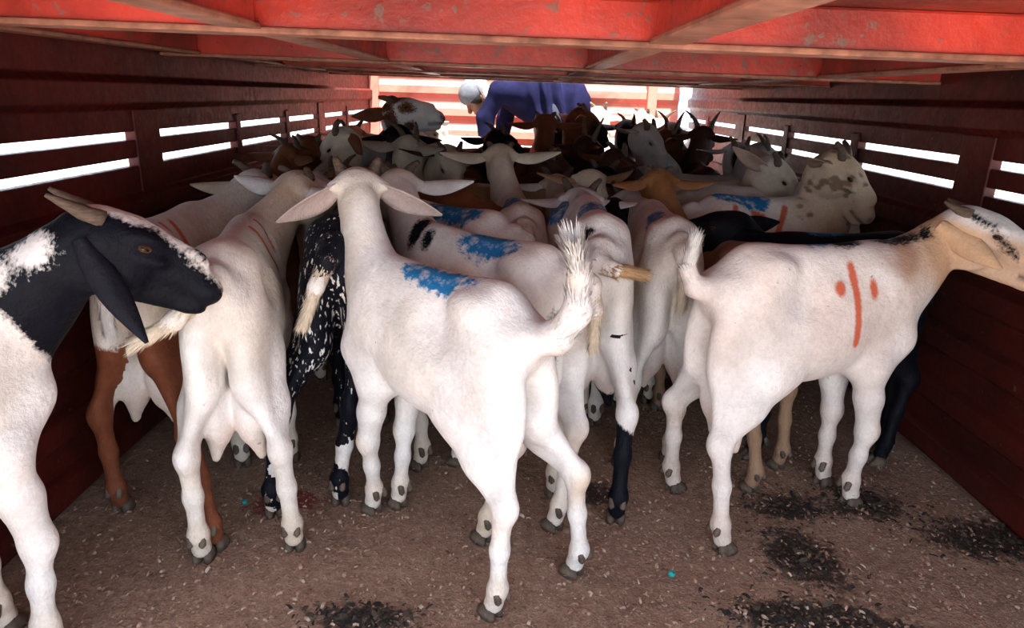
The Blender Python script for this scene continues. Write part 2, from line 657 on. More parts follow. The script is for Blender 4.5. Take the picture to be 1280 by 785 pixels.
def hoof_mesh():
    mb = MB()
    for s_ in (-1, 1):
        rings = []
        for z, L0, L1, wd, sh in ((-0.004, -0.022, 0.034, 0.0125, 0.0), (0.008, -0.022, 0.031, 0.0125, 0.0), (0.020, -0.020, 0.020, 0.0118, -0.001), (0.030, -0.016, 0.010, 0.0100, -0.003)):
            ring = []
            for a in range(10):
                t = 2 * math.pi * a / 10
                cx, sy_ = math.cos(t), math.sin(t)
                x = (L0 + L1) / 2 + (L1 - L0) / 2 * cx
                w_ = wd * (1 - 0.35 * max(0, cx) ** 2)
                ring.append((x, s_ * (0.0118 + sh * 0.5) + w_ * sy_, z))
            rings.append(ring)
        n = len(mb.v)
        for rg in rings:
            mb.v += rg
        for i in range(3):
            for a in range(10):
                b_ = (a + 1) % 10
                mb.f.append((n + i * 10 + a, n + i * 10 + b_, n + (i + 1) * 10 + b_, n + (i + 1) * 10 + a))
        mb.f.append(tuple(n + a for a in reversed(range(10))))
        mb.f.append(tuple(n + 30 + a for a in range(10)))
        # dew claw behind the pastern
        mb.tube([(-0.016, s_ * 0.010, 0.080), (-0.030, s_ * 0.0125, 0.070), (-0.036, s_ * 0.0135, 0.056), (-0.035, s_ * 0.013, 0.050)], [0.006, 0.0085, 0.0080, 0.003], 8)
    return mb.mesh('hoof', M_HOOF, True)


HOOF = hoof_mesh()


def eye_mesh():
    V, F = [], []
    nu, nv, r = 14, 9, 0.0122
    for j in range(nv):
        ph = math.pi * j / (nv - 1)
        for i in range(nu):
            th = 2 * math.pi * i / nu
            V.append((r * math.sin(ph) * math.cos(th), r * math.cos(ph), 0.62 * r * math.sin(ph) * math.sin(th)))
    for j in range(nv - 1):
        for i in range(nu):
            k = (i + 1) % nu
            F.append((j * nu + i, j * nu + k, (j + 1) * nu + k, (j + 1) * nu + i))
    me = bpy.data.meshes.new('eye')
    me.from_pydata(V, [], F)
    me.polygons.foreach_set('use_smooth', [True] * len(F))
    me.materials.append(M_EYE)
    return me


EYE = eye_mesh()


def unit(v):
    v = np.array(v, float)
    return v / np.linalg.norm(v)


WHITE = np.array((0.83, 0.82, 0.82))
CREAM = np.array((0.70, 0.60, 0.47))
TAN = np.array((0.50, 0.32, 0.17))
BROWN = np.array((0.17, 0.062, 0.030))
DBROWN = np.array((0.060, 0.028, 0.018))
BLACK = np.array((0.007, 0.007, 0.011))
GREY = np.array((0.36, 0.32, 0.30))
PINK = np.array((0.55, 0.33, 0.28))


def lerp(a, b_, t):
    t = np.clip(t, 0, 1)[:, None]
    return a * (1 - t) + np.asarray(b_) * t


def sstep(x, lo, hi):
    t = np.clip((x - lo) / (hi - lo), 0, 1)
    return t * t * (3 - 2 * t)


def goat(label, at, hdg, sc=1.0, poll=None, hyaw=None, hpitch=-25, hroll=0, hooves=None, tail='down', udder=False,
         ears='side', ear_len=0.135, horns=0.05, horn_style='back', width=1.0, res=0.0092, coat=WHITE, paint=None,
         colA=None, fleck=0.0, belly=1.0, earcol=None, tailcol=None, group=None, eyes=True, coat2=None, bl=0.90, hs_=1.10, tfat=1.0, ear_w=1.0):
    """hooves: world xy for hind-left, hind-right, front-left, front-right (None = default stance)"""
    hd = R(hdg)
    cx, cy = at
    BODIES.append((cx, cy, hd, sc))
    rot = np.array([[math.cos(hd), -math.sin(hd), 0], [math.sin(hd), math.cos(hd), 0], [0, 0, 1]])

    def loc(p):
        return rot.T @ (np.array(p, float) - np.array((cx, cy, 0))) / sc
    hs = [(-0.250, 0.066), (-0.250, -0.066), (0.185, 0.058), (0.185, -0.058)]
    rs = np.random.default_rng(int(abs(cx * 1000) + abs(cy * 7000)))
    feet = []
    for i in range(4):
        if hooves is not None and hooves[i] is not None:
            q = loc((*hooves[i], 0))
            feet.append(np.array((q[0], q[1])))
        else:
            feet.append(np.array(hs[i]) + rs.uniform(-1, 1, 2) * (0.035, 0.012))
    S_ = SDF()
    S_.xs = bl
    wd = width * 0.86
    for i in range(4):
        feet[i] = np.array((feet[i][0] / bl, feet[i][1])) if (hooves is not None and hooves[i] is not None) else feet[i]
    # trunk
    S_.ell((0.165, 0, 0.530), (0.155, 0.078 * wd, 0.160), 0.035)
    S_.ell((0.015, 0, 0.525), (0.240, 0.112 * wd * belly, 0.142), 0.04)
    S_.ell((-0.045, 0, 0.480), (0.18, 0.112 * wd * belly, 0.104), 0.05)
    S_.ell((-0.195, 0, 0.595), (0.130, 0.072 * wd, 0.092), 0.04)
    S_.cone((0.18, 0, 0.664), (-0.20, 0, 0.672), 0.030, 0.032, 0.06)
    for s_ in (-1, 1):
        S_.ell((-0.165, s_ * 0.060 * wd, 0.655), (0.050, 0.020, 0.028), 0.035)     # hook bones
        S_.ell((-0.290, s_ * 0.036 * wd, 0.605), (0.030, 0.020, 0.030), 0.03)      # pin bones
        S_.ell((-0.085, s_ * 0.118 * wd, 0.605), (0.060, 0.030, 0.045), 0.04, None, True)   # hollow of the flank
    S_.ell((0.270, 0, 0.495), (0.058, 0.055, 0.095), 0.04)                          # brisket
    # legs
    for i, s_ in ((0, 1), (1, -1)):
        d = feet[i] - np.array((-0.250, s_ * 0.078))

        def j(x, y, z, w):
            return np.array((x + d[0] * w, s_ * y + d[1] * w, z))
        hip = j(-0.205, 0.048 * wd, 0.57, 0)
        ham = j(-0.245, 0.054 * wd, 0.475, 0.08)
        stf = j(-0.135, 0.076 * wd, 0.430, 0.15)
        gas = j(-0.215, 0.074, 0.350, 0.38)
        hok = j(-0.288, 0.080, 0.270, 0.62)
        can = j(-0.272, 0.079, 0.17, 0.82)
        fet = j(-0.262, 0.078, 0.072, 1.0)
        pas = j(-0.250, 0.078, 0.030, 1.0)
        S_.ell(ham, (0.080, 0.038, 0.115), 0.022)
        S_.cone(hip, stf, 0.085, 0.056, 0.03, ((0, 1, 0), 0.52))
        S_.cone(stf, gas, 0.054, 0.040, 0.03, ((0, 1, 0), 0.70))
        S_.cone(ham + (-0.02, 0, -0.06), hok + (-0.014, 0, 0.02), 0.036, 0.013, 0.03, ((0, 1, 0), 0.75))
        S_.cone(gas, hok, 0.036, 0.022, 0.025, ((0, 1, 0), 0.80))
        S_.ell(hok + (-0.012, 0, 0.008), (0.022, 0.017, 0.030), 0.018)
        S_.cone(hok, can, 0.0225, 0.0180, 0.02)
        S_.cone(can, fet, 0.0180, 0.0185, 0.02)
        S_.ell(fet, (0.021, 0.020, 0.022), 0.015)
        S_.cone(fet, pas, 0.0185, 0.0215, 0.015)
    for i, s_ in ((2, 1), (3, -1)):
        d = feet[i] - np.array((0.185, s_ * 0.068))

        def j(x, y, z, w):
            return np.array((x + d[0] * w, s_ * y + d[1] * w, z))
        sho = j(0.200, 0.056 * wd, 0.53, 0)
        pts_ = j(0.252, 0.050 * wd, 0.47, 0.03)
        elb = j(0.168, 0.066 * wd, 0.410, 0.08)
        fore = j(0.180, 0.066, 0.32, 0.3)
        car = j(0.192, 0.071, 0.228, 0.52)
        can = j(0.183, 0.069, 0.15, 0.75)
        fet = j(0.176, 0.068, 0.072, 1.0)
        pas = j(0.186, 0.068, 0.030, 1.0)
        S_.ell(sho, (0.070, 0.032, 0.112), 0.03)
        S_.cone(pts_, elb, 0.044, 0.042, 0.035)
        S_.cone(elb, fore, 0.042, 0.030, 0.03)
        S_.cone(fore, car, 0.033, 0.025, 0.02)
        S_.ell(car + (0.004, 0, 0), (0.0235, 0.0215, 0.030), 0.02)
        S_.cone(car, can, 0.0215, 0.0180, 0.02)
        S_.cone(can, fet, 0.0180, 0.0185, 0.02)
        S_.ell(fet, (0.021, 0.020, 0.022), 0.015)
        S_.cone(fet, pas, 0.0185, 0.0215, 0.015)
    if udder:
        for s_ in (-1, 1):
            S_.ell((-0.215, s_ * 0.033, 0.345), (0.058, 0.036, 0.085), 0.014)
            S_.cone((-0.215, s_ * 0.038, 0.285), (-0.210, s_ * 0.048, 0.222), 0.027, 0.010, 0.016)
    S_.xs = 1.0
    # head frame
    if poll is None:
        P0 = np.array((0.36, 0, 0.84))
    else:
        P0 = loc(poll)
    ya = R((hyaw if hyaw is not None else hdg) - hdg)
    pi_ = R(hpitch)
    u = np.array((math.cos(pi_) * math.cos(ya), math.cos(pi_) * math.sin(ya), math.sin(pi_)))
    v = unit(np.cross((0, 0, 1), u))
    w = np.cross(u, v)
    ro = R(hroll)
    v, w = v * math.cos(ro) + w * math.sin(ro), w * math.cos(ro) - v * math.sin(ro)
    HM = np.stack([u, v, w], 1)

    def H(a, b_, c_):
        return P0 + HM @ np.array((a, b_, c_), float) * hs_
    # neck
    B0 = np.array((0.195 * bl, 0, 0.575))
    B3 = H(0.012, 0, -0.045)
    dvec = B3 - B0
    B1 = B0 + np.array((0.10, 0.25 * dvec[1], 0.03 + 0.15 * dvec[2]))
    B2 = B3 + (-0.05 * u - 0.075 * w) * 0.9 + np.array((0, 0, -0.02))
    ts = np.linspace(0, 1, 8)
    NB = np.array([(1 - t) ** 3 * B0 + 3 * (1 - t) ** 2 * t * B1 + 3 * (1 - t) * t * t * B2 + t ** 3 * B3 for t in ts])
    nr = np.interp(ts, (0, 0.25, 0.5, 0.75, 1.0), (0.100, 0.080, 0.060, 0.047, 0.042))
    latv = np.array((-math.sin(ya * 0.5), math.cos(ya * 0.5), 0))
    for i in range(7):
        S_.cone(NB[i], NB[i + 1], nr[i], nr[i + 1], 0.03, (latv, 0.64 + 0.14 * i / 6))
    # head
    def he(c_, r_, k_, sub=False):
        S_.ell(H(*c_), np.array(r_) * hs_, k_, HM, sub)

    def hc(a_, b_, ra_, rb_, k_, sq_=None, sub=False):
        S_.cone(H(*a_), H(*b_), ra_ * hs_, rb_ * hs_, k_, None if sq_ is None else (v, sq_), sub)
    he((0.035, 0, -0.036), (0.056, 0.048, 0.046), 0.025)
    he((0.078, 0, -0.032), (0.046, 0.043, 0.036), 0.025)
    hc((0.075, 0, -0.042), (0.185, 0, -0.074), 0.040, 0.025, 0.018, 0.80)
    he((0.130, 0, -0.033), (0.055, 0.015, 0.020), 0.025)
    he((0.196, 0, -0.080), (0.026, 0.026, 0.024), 0.015)
    hc((0.030, 0, -0.090), (0.168, 0, -0.108), 0.036, 0.017, 0.014, 0.70)
    he((0.180, 0, -0.112), (0.024, 0.018, 0.012), 0.008)
    for s_ in (-1, 1):
        he((0.050, s_ * 0.027, -0.078), (0.050, 0.018, 0.044), 0.018)             # cheek
        he((0.078, s_ * 0.036, -0.016), (0.026, 0.014, 0.011), 0.012)             # brow
        he((0.095, s_ * 0.036, -0.048), (0.030, 0.010, 0.008), 0.012)             # cheekbone
        if ears not in ('fwd', 'lop'):
            hc((0.006, s_ * 0.032, -0.038), (-0.004, s_ * 0.056, -0.043), 0.026, 0.012, 0.02)
        if res < 0.0095:
            he((0.220, s_ * 0.013, -0.072), (0.010, 0.0065, 0.006), 0.006, True)  # nostril
            hc((0.226, s_ * 0.018, -0.0975), (0.155, s_ * 0.031, -0.097), 0.0055, 0.0045, 0.006, None, True)   # mouth
            he((0.086, s_ * 0.052, -0.031), (0.017, 0.009, 0.0085), 0.006, True)  # eye opening
    # tail
    T = {'hang': [(-0.30, 0, 0.655), (-0.340, 0.01, 0.635), (-0.355, 0.035, 0.575), (-0.358, 0.060, 0.510)],
         'down': [(-0.30, 0, 0.655), (-0.345, 0, 0.640), (-0.362, 0, 0.585), (-0.362, 0, 0.520)],
         'left': [(-0.30, 0, 0.655), (-0.345, 0.01, 0.640), (-0.365, 0.06, 0.590), (-0.365, 0.115, 0.560)],
         'right': [(-0.30, 0.01, 0.640), (-0.340, 0.02, 0.620), (-0.362, -0.01, 0.612), (-0.362, -0.06, 0.606)],
         'up': [(-0.295, 0, 0.610), (-0.345, 0, 0.615), (-0.368, 0, 0.655), (-0.362, 0, 0.705)],
         'curl': [(-0.295, 0, 0.610), (-0.350, -0.01, 0.625), (-0.392, -0.015, 0.685), (-0.395, -0.01, 0.755), (-0.405, 0.02, 0.805)]}[tail]
    T = [np.array(t) - np.array(((bl - 1) * 0.30, 0, 0)) for t in T]
    tr = np.interp(np.linspace(0, 1, len(T)), (0, 0.3, 1), (0.030, 0.020 * tfat, 0.007 * tfat))
    for i in range(len(T) - 1):
        S_.cone(T[i], T[i + 1], tr[i], tr[i + 1], 0.025)
    V, F = S_.mesh(res)

    # ---- coat
    HC = (V - P0) @ HM / hs_
    r_head = np.linalg.norm(HC - np.array((0.10, 0, -0.06)), axis=1)
    headness = 1 - sstep(r_head, 0.13, 0.19)
    dn = np.min(np.stack([np.linalg.norm(V - NB[i], axis=1) - nr[i] for i in range(2, 8)], 0), 0)
    neckness = (1 - sstep(dn, 0.01, 0.05)) * (V[:, 0] > 0.16)
    dtl = np.min(np.stack([np.linalg.norm(V - t, axis=1) for t in T[1:]], 0), 0)
    C = np.tile(np.asarray(coat, float), (len(V), 1))
    if coat2 is not None:
        C = lerp(C, coat2, 0.5 + 0.9 * wn(V, 7, 5))
    nn = wn(V, 13, 1)
    Vm = V.copy()
    Vm[:, 0] = np.where(headness > 0.5, V[:, 0], V[:, 0] / bl)
    ctx = dict(V=Vm, H=HC, head=headness, neck=neckness, tail=dtl, nn=nn, T=T, NB=NB)
    A = np.full(len(V), -1.0)
    Bm = np.full(len(V), -1.0)
    Cm = np.full(len(V), -1.0)
    FL = np.zeros(len(V))
    light = np.mean(coat) > 0.3
    if light:                      # yellowed knees, hocks and tail of the pale goats
        kn = np.exp(-((V[:, 2] - 0.25) / 0.06) ** 2) * (np.abs(V[:, 0] - 0.19) < 0.07) + np.exp(-((V[:, 2] - 0.26) / 0.06) ** 2) * (V[:, 0] < -0.15)
        C = lerp(C, np.array((0.60, 0.42, 0.25)), 0.75 * kn * np.clip(0.5 + nn, 0, 1))
        C = lerp(C, np.array((0.58, 0.42, 0.27)), (1 - sstep(V[:, 2], 0.08, 0.16)) * np.clip(0.45 + 0.35 * nn, 0, 0.75))
        C = lerp(C, CREAM, 0.26 * np.clip(nn + 0.2, 0, 1) * (V[:, 2] > 0.45))
        C = lerp(C, np.array((0.70, 0.58, 0.54)), 0.12 * np.clip(wn(V, 9, 3), 0, 1))
        C = lerp(C, PINK * 0.55, 0.75 * np.exp(-((V[:, 0] + 0.325) / 0.03) ** 2 - (V[:, 1] / 0.018) ** 2 - ((V[:, 2] - 0.575) / 0.05) ** 2))
    if udder:
        ud = np.exp(-((V[:, 0] + 0.205) / 0.06) ** 2 - (V[:, 1] / 0.09) ** 2 - ((V[:, 2] - 0.28) / 0.07) ** 2)
        C = lerp(C, np.array((0.78, 0.66, 0.60)), ud)
    if paint:
        res_ = paint(ctx, C)
        C = res_.get('C', C)
        A, Bm, Cm, FL = res_.get('A', A), res_.get('B', Bm), res_.get('O', Cm), res_.get('F', FL)
    # skin of nose, lips and lids
    dark_skin = np.array((0.10, 0.065, 0.055)) if light else np.array((0.02, 0.016, 0.015))
    for s_ in (-1, 1):
        C = lerp(C, dark_skin, 0.8 * np.exp(-(((HC[:, 0] - 0.218) / 0.012) ** 2 + ((HC[:, 1] - s_ * 0.013) / 0.010) ** 2 + ((HC[:, 2] + 0.075) / 0.008) ** 2)))
        C = lerp(C, dark_skin, 0.8 * np.exp(-(((HC[:, 0] - 0.088) / 0.018) ** 2 + ((HC[:, 1] - s_ * 0.05) / 0.012) ** 2 + ((HC[:, 2] + 0.031) / 0.010) ** 2)))
        C = lerp(C, dark_skin, 0.6 * np.exp(-(((HC[:, 2] + 0.098 - 0.04 * (0.2 - HC[:, 0])) / 0.005) ** 2)) * (HC[:, 0] > 0.155) * headness)
    mat = fur_mat('fur_coat', colA if colA is not None else (0.005, 0.0055, 0.009), fleck=fleck)
    me = np_mesh('body', V, F, mat)
    set_attr(me, 'coat', C)
    set_attr(me, 'maskA', A)
    set_attr(me, 'maskB', Bm)
    set_attr(me, 'maskC', Cm)
    set_attr(me, 'fleck', FL)
    g_ = empty('goat', (cx, cy, 0), hd, sc)
    tag(g_, label, 'goat', group)
    link('body', me, g_)
    # hooves
    for i in range(4):
        q = feet[i]
        M = Matrix.Translation((q[0] * bl + (0.010 if i < 2 else 0.008) - 0.004, q[1], 0)) @ Matrix.Rotation(rs.uniform(-0.2, 0.2), 4, 'Z')
        link('hoof', HOOF, g_, mat=M)
    # ears
    ec = np.asarray(earcol if earcol is not None else coat, float)
    styles = {'side': ((-0.20, 1.0, -0.28), (0.75, 0.0, -0.6)), 'flat': ((-0.10, 1.0, -0.02), (0.8, 0.1, -0.55)),
              'low': ((-0.05, 0.80, -0.62), (-0.5, -0.35, -0.8)), 'droop': ((0.42, 0.30, -0.95), (0.35, 0.95, 0.25)),
              'lop': ((0.74, 0.30, -0.62), (-0.15, -0.95, -0.2)), 'back': ((-0.75, 0.65, -0.15), (0.3, 0.8, -0.3)), 'fwd': ((0.96, 0.13, -0.24), (-0.1, -1.0, -0.15))}[ears]
    for s_ in (-1, 1):
        e = np.array(styles[0]) * (1, s_, 1)
        e = unit(e + rs.uniform(-0.1, 0.1, 3))
        nrm = np.array(styles[1]) * (1, s_, 1)
        nrm = unit(nrm - e * e.dot(nrm))
        side = np.cross(nrm, e)
        EV, EF, EC = [], [], []
        ns, nw = 11, 7
        L = ear_len
        for layer in (0, 1):
            for i in range(ns):
                t = i / (ns - 1)
                wdt = 0.021 * ear_w * (L / 0.135) ** 0.5 * (0.42 + 1.0 * math.sin(math.pi * min(1, t * 0.93 + 0.07)) ** 0.8) * (1 - 0.55 * t ** 3)
                if i == ns - 1:
                    wdt = 0.003
                for jx in range(nw):
                    a = -1 + 2 * jx / (nw - 1)
                    cup = 0.55 * (1 - t * 0.7)
                    off = wdt * cup * (a * a) * 1.1
                    th = 0.0045 * (1 - 0.5 * t) * (1 - a * a * 0.7)
                    z = off + (th if layer == 0 else -th) - 0.016 * t * t
                    p = np.array((-0.022, s_ * 0.050, -0.045) if ears == 'fwd' else (0.002, s_ * 0.048, -0.040)) + e * (L * t) + side * (wdt * a) + nrm * z
                    EV.append(P0 + HM @ p * hs_)
                    inner = layer == 0
                    nz = rs.uniform(-0.04, 0.04)
                    EC.append(np.clip((ec * 0.30 + PINK * 0.42 if inner and np.mean(ec) > 0.1 else ec) + nz * ec, 0, 1))
        EV = np.array(EV)
        for layer in (0, 1):
            for i in range(ns - 1):
                for jx in range(nw - 1):
                    q = [layer * ns * nw + i * nw + jx, layer * ns * nw + i * nw + jx + 1,
                         layer * ns * nw + (i + 1) * nw + jx + 1, layer * ns * nw + (i + 1) * nw + jx]
                    EF.append(q if layer == 0 else q[::-1])
        o_ = ns * nw
        for i in range(ns - 1):
            for jx, fl_ in ((0, 1), (nw - 1, 0)):
                q = [i * nw + jx, (i + 1) * nw + jx, o_ + (i + 1) * nw + jx, o_ + i * nw + jx]
                EF.append(q if fl_ else q[::-1])
        em = np_mesh('ear', EV, np.array(EF), mat)
        set_attr(em, 'coat', np.array(EC))
        for k_ in ('maskA', 'maskB', 'maskC'):
            set_attr(em, k_, np.full(len(EV), -1.0))
        set_attr(em, 'fleck', np.zeros(len(EV)))
        link('ear', em, g_)
        # horn
        if horns > 0:
            pts, rad = [], []
            nseg = 9 if horns > 0.06 else 5
            for i in range(nseg):
                t = i / (nseg - 1)
                if horn_style == 'back':
                    p = (0.022 - horns * (0.25 * t + 0.60 * t * t), s_ * (0.029 + horns * (0.15 * t + 0.35 * t * t)), -0.012 + horns * (1.0 * t - 0.45 * t * t))
                elif horn_style == 'flat':
                    p = (0.022 - horns * t, s_ * (0.026 + horns * 0.15 * t), -0.010 + horns * 0.22 * t)
                else:
                    p = (0.024 - horns * 0.35 * t, s_ * (0.030 + horns * 0.45 * t), -0.012 + horns * 1.0 * t)
                pts.append(tuple(H(*p)))
                base = 0.0165 if horns > 0.05 else 0.0185
                rad.append(base * (1 - (0.84 if horns > 0.05 else 0.66) * t) * (1 + 0.05 * math.sin(i * 2.3)) + 0.001)
            link('horn', MB().tube(pts, rad, 9).mesh('horn', M_HORN, True), g_)
        if eyes:
            c_ = H(0.086, s_ * (0.0385 if res < 0.0095 else 0.0375), -0.031)
            Mx = Matrix([list(HM[0]) + [c_[0]], list(HM[1]) + [c_[1]], list(HM[2]) + [c_[2]], [0, 0, 0, 1]])
            link('eye', EYE, g_, mat=Mx)
    # tail hair: a brush of tapering tufts along the tail
    tc = np.asarray(tailcol if tailcol is not None else coat, float)
    tv, tf, tcc = [], [], []
    nst = 1500 if res < 0.0095 else 200
    for q in range(nst):
        t = 1.0 - 0.78 * rs.uniform(0, 1) ** 1.3
        f = t * (len(T) - 1)
        i = min(int(f), len(T) - 2)
        p = T[i] + (T[i + 1] - T[i]) * (f - i)
        d = unit(T[i + 1] - T[i])
        rad_ = np.interp(t, (0, 0.3, 1), (0.027, 0.017 * tfat, 0.005 * tfat))
        o = unit(rs.normal(size=3))
        o = unit(o - d * o.dot(d))
        base = p + o * rad_
        L = rs.uniform(0.018, 0.036) * tfat * (0.7 + 0.7 * t * t)
        dr = unit(d * 1.0 + o * rs.uniform(0.12, 0.38) + np.array((0, 0, -0.10)))
        sd = np.cross(dr, o)
        wv = 0.0014
        k0 = len(tv)
        tip = base + dr * L
        tv += [base - sd * wv, base + sd * wv, base + o * wv, base + dr * L * 0.6 + sd * wv * 0.8, base + dr * L * 0.6 - sd * wv * 0.8, tip]
        tf += [(k0, k0 + 1, k0 + 3, k0 + 4), (k0 + 4, k0 + 3, k0 + 5, k0 + 5)]
        cc = tc * rs.uniform(0.8, 1.1)
        tcc += [cc] * 6
    hm = bpy.data.meshes.new('tail_hair')
    hm.from_pydata([tuple(x) for x in tv], [], [f if f[2] != f[3] else f[:3] for f in tf])
    hm.materials.append(mat)
    set_attr(hm, 'coat', np.clip(np.array(tcc), 0, 1))
    for k_ in ('maskA', 'maskB', 'maskC'):
        set_attr(hm, k_, np.full(len(tv), -1.0))
    set_attr(hm, 'fleck', np.zeros(len(tv)))
    link('tail_hair', hm, g_)
    return g_


BODIES = []


def blob(P, c, r):
    """signed field, positive inside an ellipsoid, roughly metric"""
    q = (P - np.array(c)) / np.array(r)
    return (1 - np.sqrt((q ** 2).sum(1))) * min(r)


def stroke(P, a, b_, r):
    a, b_ = np.array(a), np.array(b_)
    t = np.clip(((P - a) @ (b_ - a)) / ((b_ - a) @ (b_ - a)), 0, 1)
    return r - np.linalg.norm(P - a - t[:, None] * (b_ - a), axis=1)


HERO = 0.0066
MIDR = 0.0088


# --- white goat in the middle of the picture
def p_centre(c, C):
    V = c['V']
    C = lerp(C, CREAM, 0.35 * c['neck'] * np.clip(0.5 + c['nn'], 0, 1))
    C = lerp(C, TAN * 1.15, 0.5 * (1 - sstep(c['tail'], 0.0, 0.05)) * (V[:, 2] > 0.72))
    B = np.maximum(blob(V, (-0.07, 0.025, 0.695), (0.075, 0.032, 0.035)), blob(V, (0.02, 0.02, 0.695), (0.07, 0.026, 0.03)) - 0.004) + 0.009 * wn(V * (2.2, 1, 1), 40, 2)
    return dict(C=C, B=B)


goat('large white goat in the middle with blue mark on its back and tail held up', (-0.155, 1.365), 139, 0.95,
     poll=(-0.368, 1.62, 0.838), hyaw=104, hpitch=-25, hooves=[(-0.02, 1.15), (0.155, 1.285), (-0.335, 1.50), (-0.275, 1.53)],
     tail='curl', ears='low', horn_style='up', horns=0.04, res=HERO, paint=p_centre, tailcol=WHITE, ear_len=0.15, tfat=1.45)


# --- right-hand goat in profile
def p_right(c, C):
    V, Hc = c['V'], c['H']
    C = lerp(C, np.array((0.72, 0.60, 0.55)), 0.45 + 0.2 * c['nn'])
    C = lerp(C, np.array((0.58, 0.36, 0.21)), 0.72 * c['neck'] * sstep(V[:, 2], 0.56, 0.68))
    C = lerp(C, np.array((0.58, 0.36, 0.21)), 0.75 * c['head'])
    C = lerp(C, WHITE * 0.9, c['head'] * sstep(Hc[:, 2], -0.04, -0.015) * 0.9)
    C = lerp(C, BROWN * 1.5, 0.5 * sstep(blob(V, (0.19, -0.04, 0.69), (0.10, 0.11, 0.07)) + 0.02 * c['nn'], 0, 0.03))
    A = blob(V, (0.23, 0.0, 0.725), (0.085, 0.035, 0.03))
    A = np.maximum(A, blob(V, (0.07, 0.0, 0.70), (0.05, 0.022, 0.02)))
    for s_ in (-1, 1):
        A = np.maximum(A, stroke(Hc, (0.02, s_ * 0.036, 0.0), (0.075, s_ * 0.042, -0.015), 0.007))
        A = np.maximum(A, stroke(Hc, (0.095, s_ * 0.042, -0.035), (0.135, s_ * 0.03, -0.06), 0.006))
    y = V[:, 1]
    Q = V.copy()
    Q[:, 1] = 0
    O = np.maximum.reduce([stroke(Q, (0.055, 0, 0.66), (0.060, 0, 0.60), 0.011), stroke(Q, (0.060, 0, 0.60), (0.065, 0, 0.49), 0.011),
                           blob(Q, (0.012, 0, 0.615), (0.015, 1, 0.017)), blob(Q, (0.118, 0, 0.608), (0.013, 1, 0.022))])
    O = np.where(y < -0.02, O, -1)
    Bm = stroke(V, (-0.03, 0, 0.70), (0.06, 0.03, 0.70), 0.018)
    return dict(C=C, A=A, O=O, B=Bm)


goat('white tan goat in profile on the right, orange line and two dots on flank', (0.705, 1.565), 17, 1.0,
     poll=(1.075, 1.665, 0.784), hyaw=-36, hpitch=-14, hooves=[(0.45, 1.645), (0.51, 1.385), (0.88, 1.70), (0.91, 1.60)],
     tail='up', ears='fwd', horn_style='flat', horns=0.056, res=HERO, paint=p_right, udder=True, earcol=np.array((0.60, 0.40, 0.25)), tailcol=WHITE, ear_len=0.15, ear_w=0.9)


# --- black-headed goat on the left edge
def p_left(c, C):
    V, Hc = c['V'], c['H']
    NB = c['NB']
    ax_ = unit(NB[6] - NB[2])
    along = (V - NB[2]) @ ax_
    dn = np.min(np.stack([np.linalg.norm(V - NB[i], axis=1) for i in range(2, 8)], 0), 0)
    A = np.minimum(along + 0.55 * (V[:, 0] - NB[2][0]) - 0.01, 0.20 - dn)
    A = np.maximum(A, 0.15 - np.linalg.norm(Hc - np.array((0.10, 0, -0.05)), axis=1))
    # white blaze on the brow and white patch on the nape
    blaze = np.maximum(stroke(Hc, (0.0, -0.005, 0.01), (0.07, -0.012, 0.008), 0.020), stroke(Hc, (0.07, -0.008, 0.008), (0.215, 0.0, -0.055), 0.013))
    A = np.minimum(A, -blaze)
    nape = blob(V, NB[5] + np.array((-0.055, 0.0, 0.045)), (0.045, 0.04, 0.03))
    A = np.minimum(A, -nape)
    nape2 = blob(V, NB[3] + np.array((-0.075, -0.01, 0.06)), (0.055, 0.05, 0.045))
    A = np.minimum(A, -nape2)
    return dict(A=A)


goat('white goat with glossy black head and neck at the left edge', (-0.925, 0.86), 80, 1.04,
     poll=(-0.710, 1.135, 0.812), hyaw=30, hpitch=-22, hooves=[None, None, (-0.955, 1.07), (-0.825, 1.015)],
     ears='lop', horn_style='flat', horns=0.075, res=HERO, paint=p_left, earcol=BLACK * 1.6, ear_len=0.175, hs_=1.06, ear_w=0.68, width=0.95)


# --- brown-legged goat behind it
def p_brownleg(c, C):
    V = c['V']
    A = np.where(V[:, 0] < -0.02, 0.475 - V[:, 2] + 0.03 * c['nn'] - 0.25 * np.clip(0.095 - np.abs(V[:, 1]), 0, 1), -1)
    A = np.where((np.abs(V[:, 1]) < 0.075) & (V[:, 2] < 0.43) & (V[:, 2] > 0.2) & (np.abs(V[:, 0] + 0.205) < 0.075), -0.05, A)
    A = np.maximum(A, np.where(V[:, 0] > 0.1, 0.40 - V[:, 2], -1))
    Q = V.copy()
    Q[:, 0] *= 1
    Q[:, 1] = 0
    O = np.maximum.reduce([stroke(Q, (-0.11, 0, 0.69), (-0.07, 0, 0.60), 0.011), stroke(Q, (-0.17, 0, 0.68), (-0.15, 0, 0.63), 0.011), stroke(Q, (-0.05, 0, 0.685), (-0.03, 0, 0.61), 0.009)])
    O = np.where(V[:, 1] < -0.02, O, -1)
    C = lerp(C, CREAM, 0.5 + 0.3 * c['nn'])
    return dict(C=C, A=A, O=O)


goat('pale backed goat with brown legs and orange strokes beside the left wall', (-0.88, 1.72), 93, 1.0,
     poll=(-0.80, 2.12, 0.77), hyaw=70, hpitch=-20, hooves=[(-0.955, 1.475), (-0.665, 1.34), None, None],
     udder=True, res=MIDR, paint=p_brownleg, colA=(0.15, 0.048, 0.024), horns=0.05, earcol=CREAM, width=0.95)


